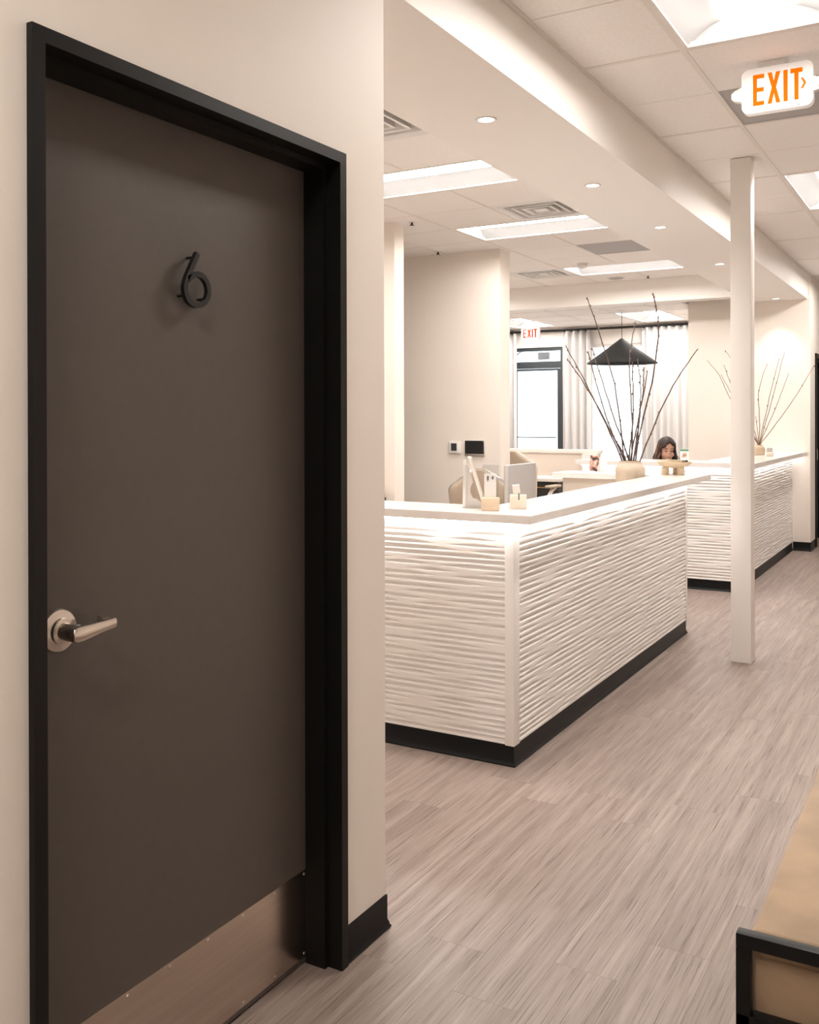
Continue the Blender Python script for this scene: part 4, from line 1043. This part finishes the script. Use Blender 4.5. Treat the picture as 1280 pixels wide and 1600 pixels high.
    sm = bo.modifiers.new('soften', 'SMOOTH'); sm.factor = 0.5; sm.iterations = 3
    # top and trousers follow the body
    top = MB()
    ell(top, (-2.56, 9.49, 0.90), (0.182, 0.112, 0.105)); ell(top, (-2.56, 9.50, 0.80), (0.160, 0.116, 0.16)); ell(top, (-2.56, 9.505, 0.66), (0.146, 0.112, 0.14))
    capsule(top, (-2.56, 9.482, 0.965), (-2.56, 9.49, 0.90), 0.075, 0.09, 4)
    for s in (-1, 1):
        sh = Vector((-2.56 + s * 0.165, 9.485, 0.935)); el = Vector((-2.56 + s * 0.225, 9.36, 0.79)); wr = Vector((-2.56 + s * 0.12, 9.13, 0.785))
        capsule(top, (-2.56 + s * 0.06, 9.485, 0.968), sh, 0.058, 0.064); capsule(top, sh, el, 0.064, 0.052); capsule(top, el, el.lerp(wr, 0.85), 0.052, 0.038)
    to = top.build('top', 'shirt', t); md = to.modifiers.new('cloth', 'REMESH'); md.mode = 'VOXEL'; md.voxel_size = 0.009; md.use_smooth_shade = True
    sm = to.modifiers.new('soften', 'SMOOTH'); sm.factor = 0.5; sm.iterations = 3
    tr = MB(); ell(tr, (-2.56, 9.50, 0.57), (0.178, 0.128, 0.085))
    for s in (-1, 1):
        hip = Vector((-2.56 + s * 0.085, 9.47, 0.565)); kn = Vector((-2.56 + s * 0.11, 9.06, 0.555)); an_ = Vector((-2.56 + s * 0.11, 9.10, 0.12))
        capsule(tr, hip, kn, 0.088, 0.066, 9); capsule(tr, kn, an_, 0.064, 0.048, 9)
    to = tr.build('trousers', 'trousers', t); md = to.modifiers.new('cloth', 'REMESH'); md.mode = 'VOXEL'; md.voxel_size = 0.010; md.use_smooth_shade = True
    # face details
    for s in (-1, 1):
        MB().tube([hp(s * a, -0.0835 + 0.25 * abs(a - 0.03) ** 1.0 * 1.2, z_) for a, z_ in ((0.014, 0.038), (0.028, 0.044), (0.044, 0.040))], [0.0022, 0.0032, 0.0016], 6).build('eyebrow', 'hair', t, True)
        MB().tube([hp(s * a, -0.0775 + 0.30 * abs(a - 0.028), z_) for a, z_ in ((0.015, 0.012), (0.022, 0.0085), (0.030, 0.0075), (0.040, 0.0105))], [0.0016, 0.0034, 0.0036, 0.0018], 6).build('eyelashes', 'eye_dark', t, True)
    MB().tube([hp(a, -0.092 + 0.55 * abs(a), z_) for a, z_ in ((-0.022, -0.063), (-0.010, -0.060), (0, -0.061), (0.010, -0.060), (0.022, -0.063))], [0.002, 0.0055, 0.0058, 0.0055, 0.002], 8).build('lips', 'lip', t, True)
    # hair: parted cap and wavy locks down to the shoulders
    cap = MB(); n1, n2 = 30, 20; G = []
    for i in range(n2 + 1):
        ph_ = PI * 0.5 - i / n2 * PI * 0.86
        row = []
        for j in range(n1):
            th_ = 2 * PI * j / n1
            dx, dy, dz = math.cos(ph_) * math.sin(th_), -math.cos(ph_) * math.cos(th_), math.sin(ph_)
            row.append((dx, dy, dz, cap.bm.verts.new(hp(dx * 0.085, 0.014 + dy * 0.101, 0.030 + dz * 0.098))))
        G.append(row)
    for i in range(n2):
        for j in range(n1):
            q4 = (G[i][j], G[i][(j + 1) % n1], G[i + 1][(j + 1) % n1], G[i + 1][j])
            mx = sum(v[0] for v in q4) / 4; my = sum(v[1] for v in q4) / 4; mz = sum(v[2] for v in q4) / 4
            if my < -0.22 and mz < 0.70 - 0.75 * abs(mx - 0.10): continue
            try: cap.bm.faces.new([v[3] for v in q4])
            except ValueError: pass
    bmesh.ops.delete(cap.bm, geom=[v for v in cap.bm.verts if not v.link_faces], context='VERTS')
    bmesh.ops.remove_doubles(cap.bm, verts=cap.bm.verts, dist=0.0008)
    ho = cap.build('hair', 'hair', t, True); md = ho.modifiers.new('thickness', 'SOLIDIFY'); md.thickness = 0.012; md.offset = -0.6
    r = random.Random(6)
    lk = MB(); lw = MB()
    for k in range(88):
        th_ = r.uniform(0.95, 2 * PI - 1.02)      # 0 = towards the face
        sx, sy = math.sin(th_), -math.cos(th_)
        up = r.uniform(0.05, 0.55)
        st = hp(sx * 0.080 * math.sqrt(1 - up * up * 0.6), 0.012 + sy * 0.095 * math.sqrt(1 - up * up * 0.6), 0.03 + 0.088 * up)
        mid = hp(sx * 0.086, 0.014 + sy * 0.098, -0.020)
        drop = r.uniform(0.11, 0.185); out = r.uniform(0.98, 1.16)
        lo_ = Vector((mid.x, mid.y, mid.z)) + Vector((0, 0, -drop * 0.55)) + (Rh @ Vector((sx * (0.026 if sx < 0 else 0.012) * out, sy * 0.010, 0)))
        en = Vector((mid.x, mid.y, mid.z)) + Vector((0, 0, -drop)) + (Rh @ Vector((sx * r.uniform(-0.006, 0.018), sy * 0.006, 0)))
        path = smooth_path([st, mid, lo_, en], 5); n = len(path)
        wv = r.uniform(0, 6.28)
        path = [p + (Rh @ Vector((math.sin(wv + kk * 0.9), math.cos(wv + kk * 0.9), 0))) * 0.009 * (kk / n) for kk, p in enumerate(path)]
        rad = [0.0105 * (0.55 + 0.6 * math.sin(PI * min(1, kk / n + 0.15)) ** 0.8) if kk < n - 1 else 0.003 for kk in range(n)]
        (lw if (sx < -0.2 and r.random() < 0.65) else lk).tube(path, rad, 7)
    o = lk.build('hair_locks', 'hair', t, True); o['kind'] = 'stuff'
    o = lw.build('hair_lights', 'hair_warm', t, True); o['kind'] = 'stuff'; o['label'] = 'warm brown lighter locks'
person()

# ================================================================== OUTSIDE THE WINDOWS
t = thing('sign_box', 'grey sign box seen through the transom above the glass door', 'sign', (-5.57, 13.75, 2.45))
MB().box(-5.66, -5.48, 13.72, 13.78, 2.345, 2.455, 0.004).build('face', 'sign_grey', t, 35)
for x_ in (-5.62, -5.52): MB().cyl((x_, 13.75, 2.455), (x_, 13.75, 2.80), 0.006, seg=8).build('hanger', 'sign_grey', t, True)
cn = thing('entrance_canopy', 'flat pale canopy outside above the glass door', 'canopy', (-5.4, 14.0, 2.80))
box('slab', 'white_plastic', -6.9, -3.6, 13.36, 14.7, 2.80, 2.90, cn)
for x_ in (-6.5, -4.9): MB().cyl((x_, 13.36, 2.30), (x_, 14.5, 2.80), 0.03, seg=10).build('strut', 'bark', cn, True)
t = thing('bare_tree', 'pale bare tree outside the glass door', 'tree', (-9.6, 21.0, -0.1))
r = random.Random(3)
MB().tube(smooth_path([(-9.6, 21, -0.1), (-9.55, 21, 1.5), (-9.62, 21, 3.2)], 5), [0.09 - 0.004 * k for k in range(11)], 8).build('trunk', 'bark', t, True)
for k in range(9):
    a = r.uniform(0, 6.28); z_ = r.uniform(1.9, 3.1); l_ = r.uniform(0.8, 1.6)
    MB().tube(smooth_path([(-9.57, 21, z_), (-9.57 + math.cos(a) * l_ * .5, 21 + math.sin(a) * l_ * .5, z_ + l_ * .35), (-9.57 + math.cos(a) * l_, 21 + math.sin(a) * l_, z_ + l_ * .5)], 4), [0.035 - 0.003 * q_ for q_ in range(9)], 6).build('bough', 'bark', t, True)
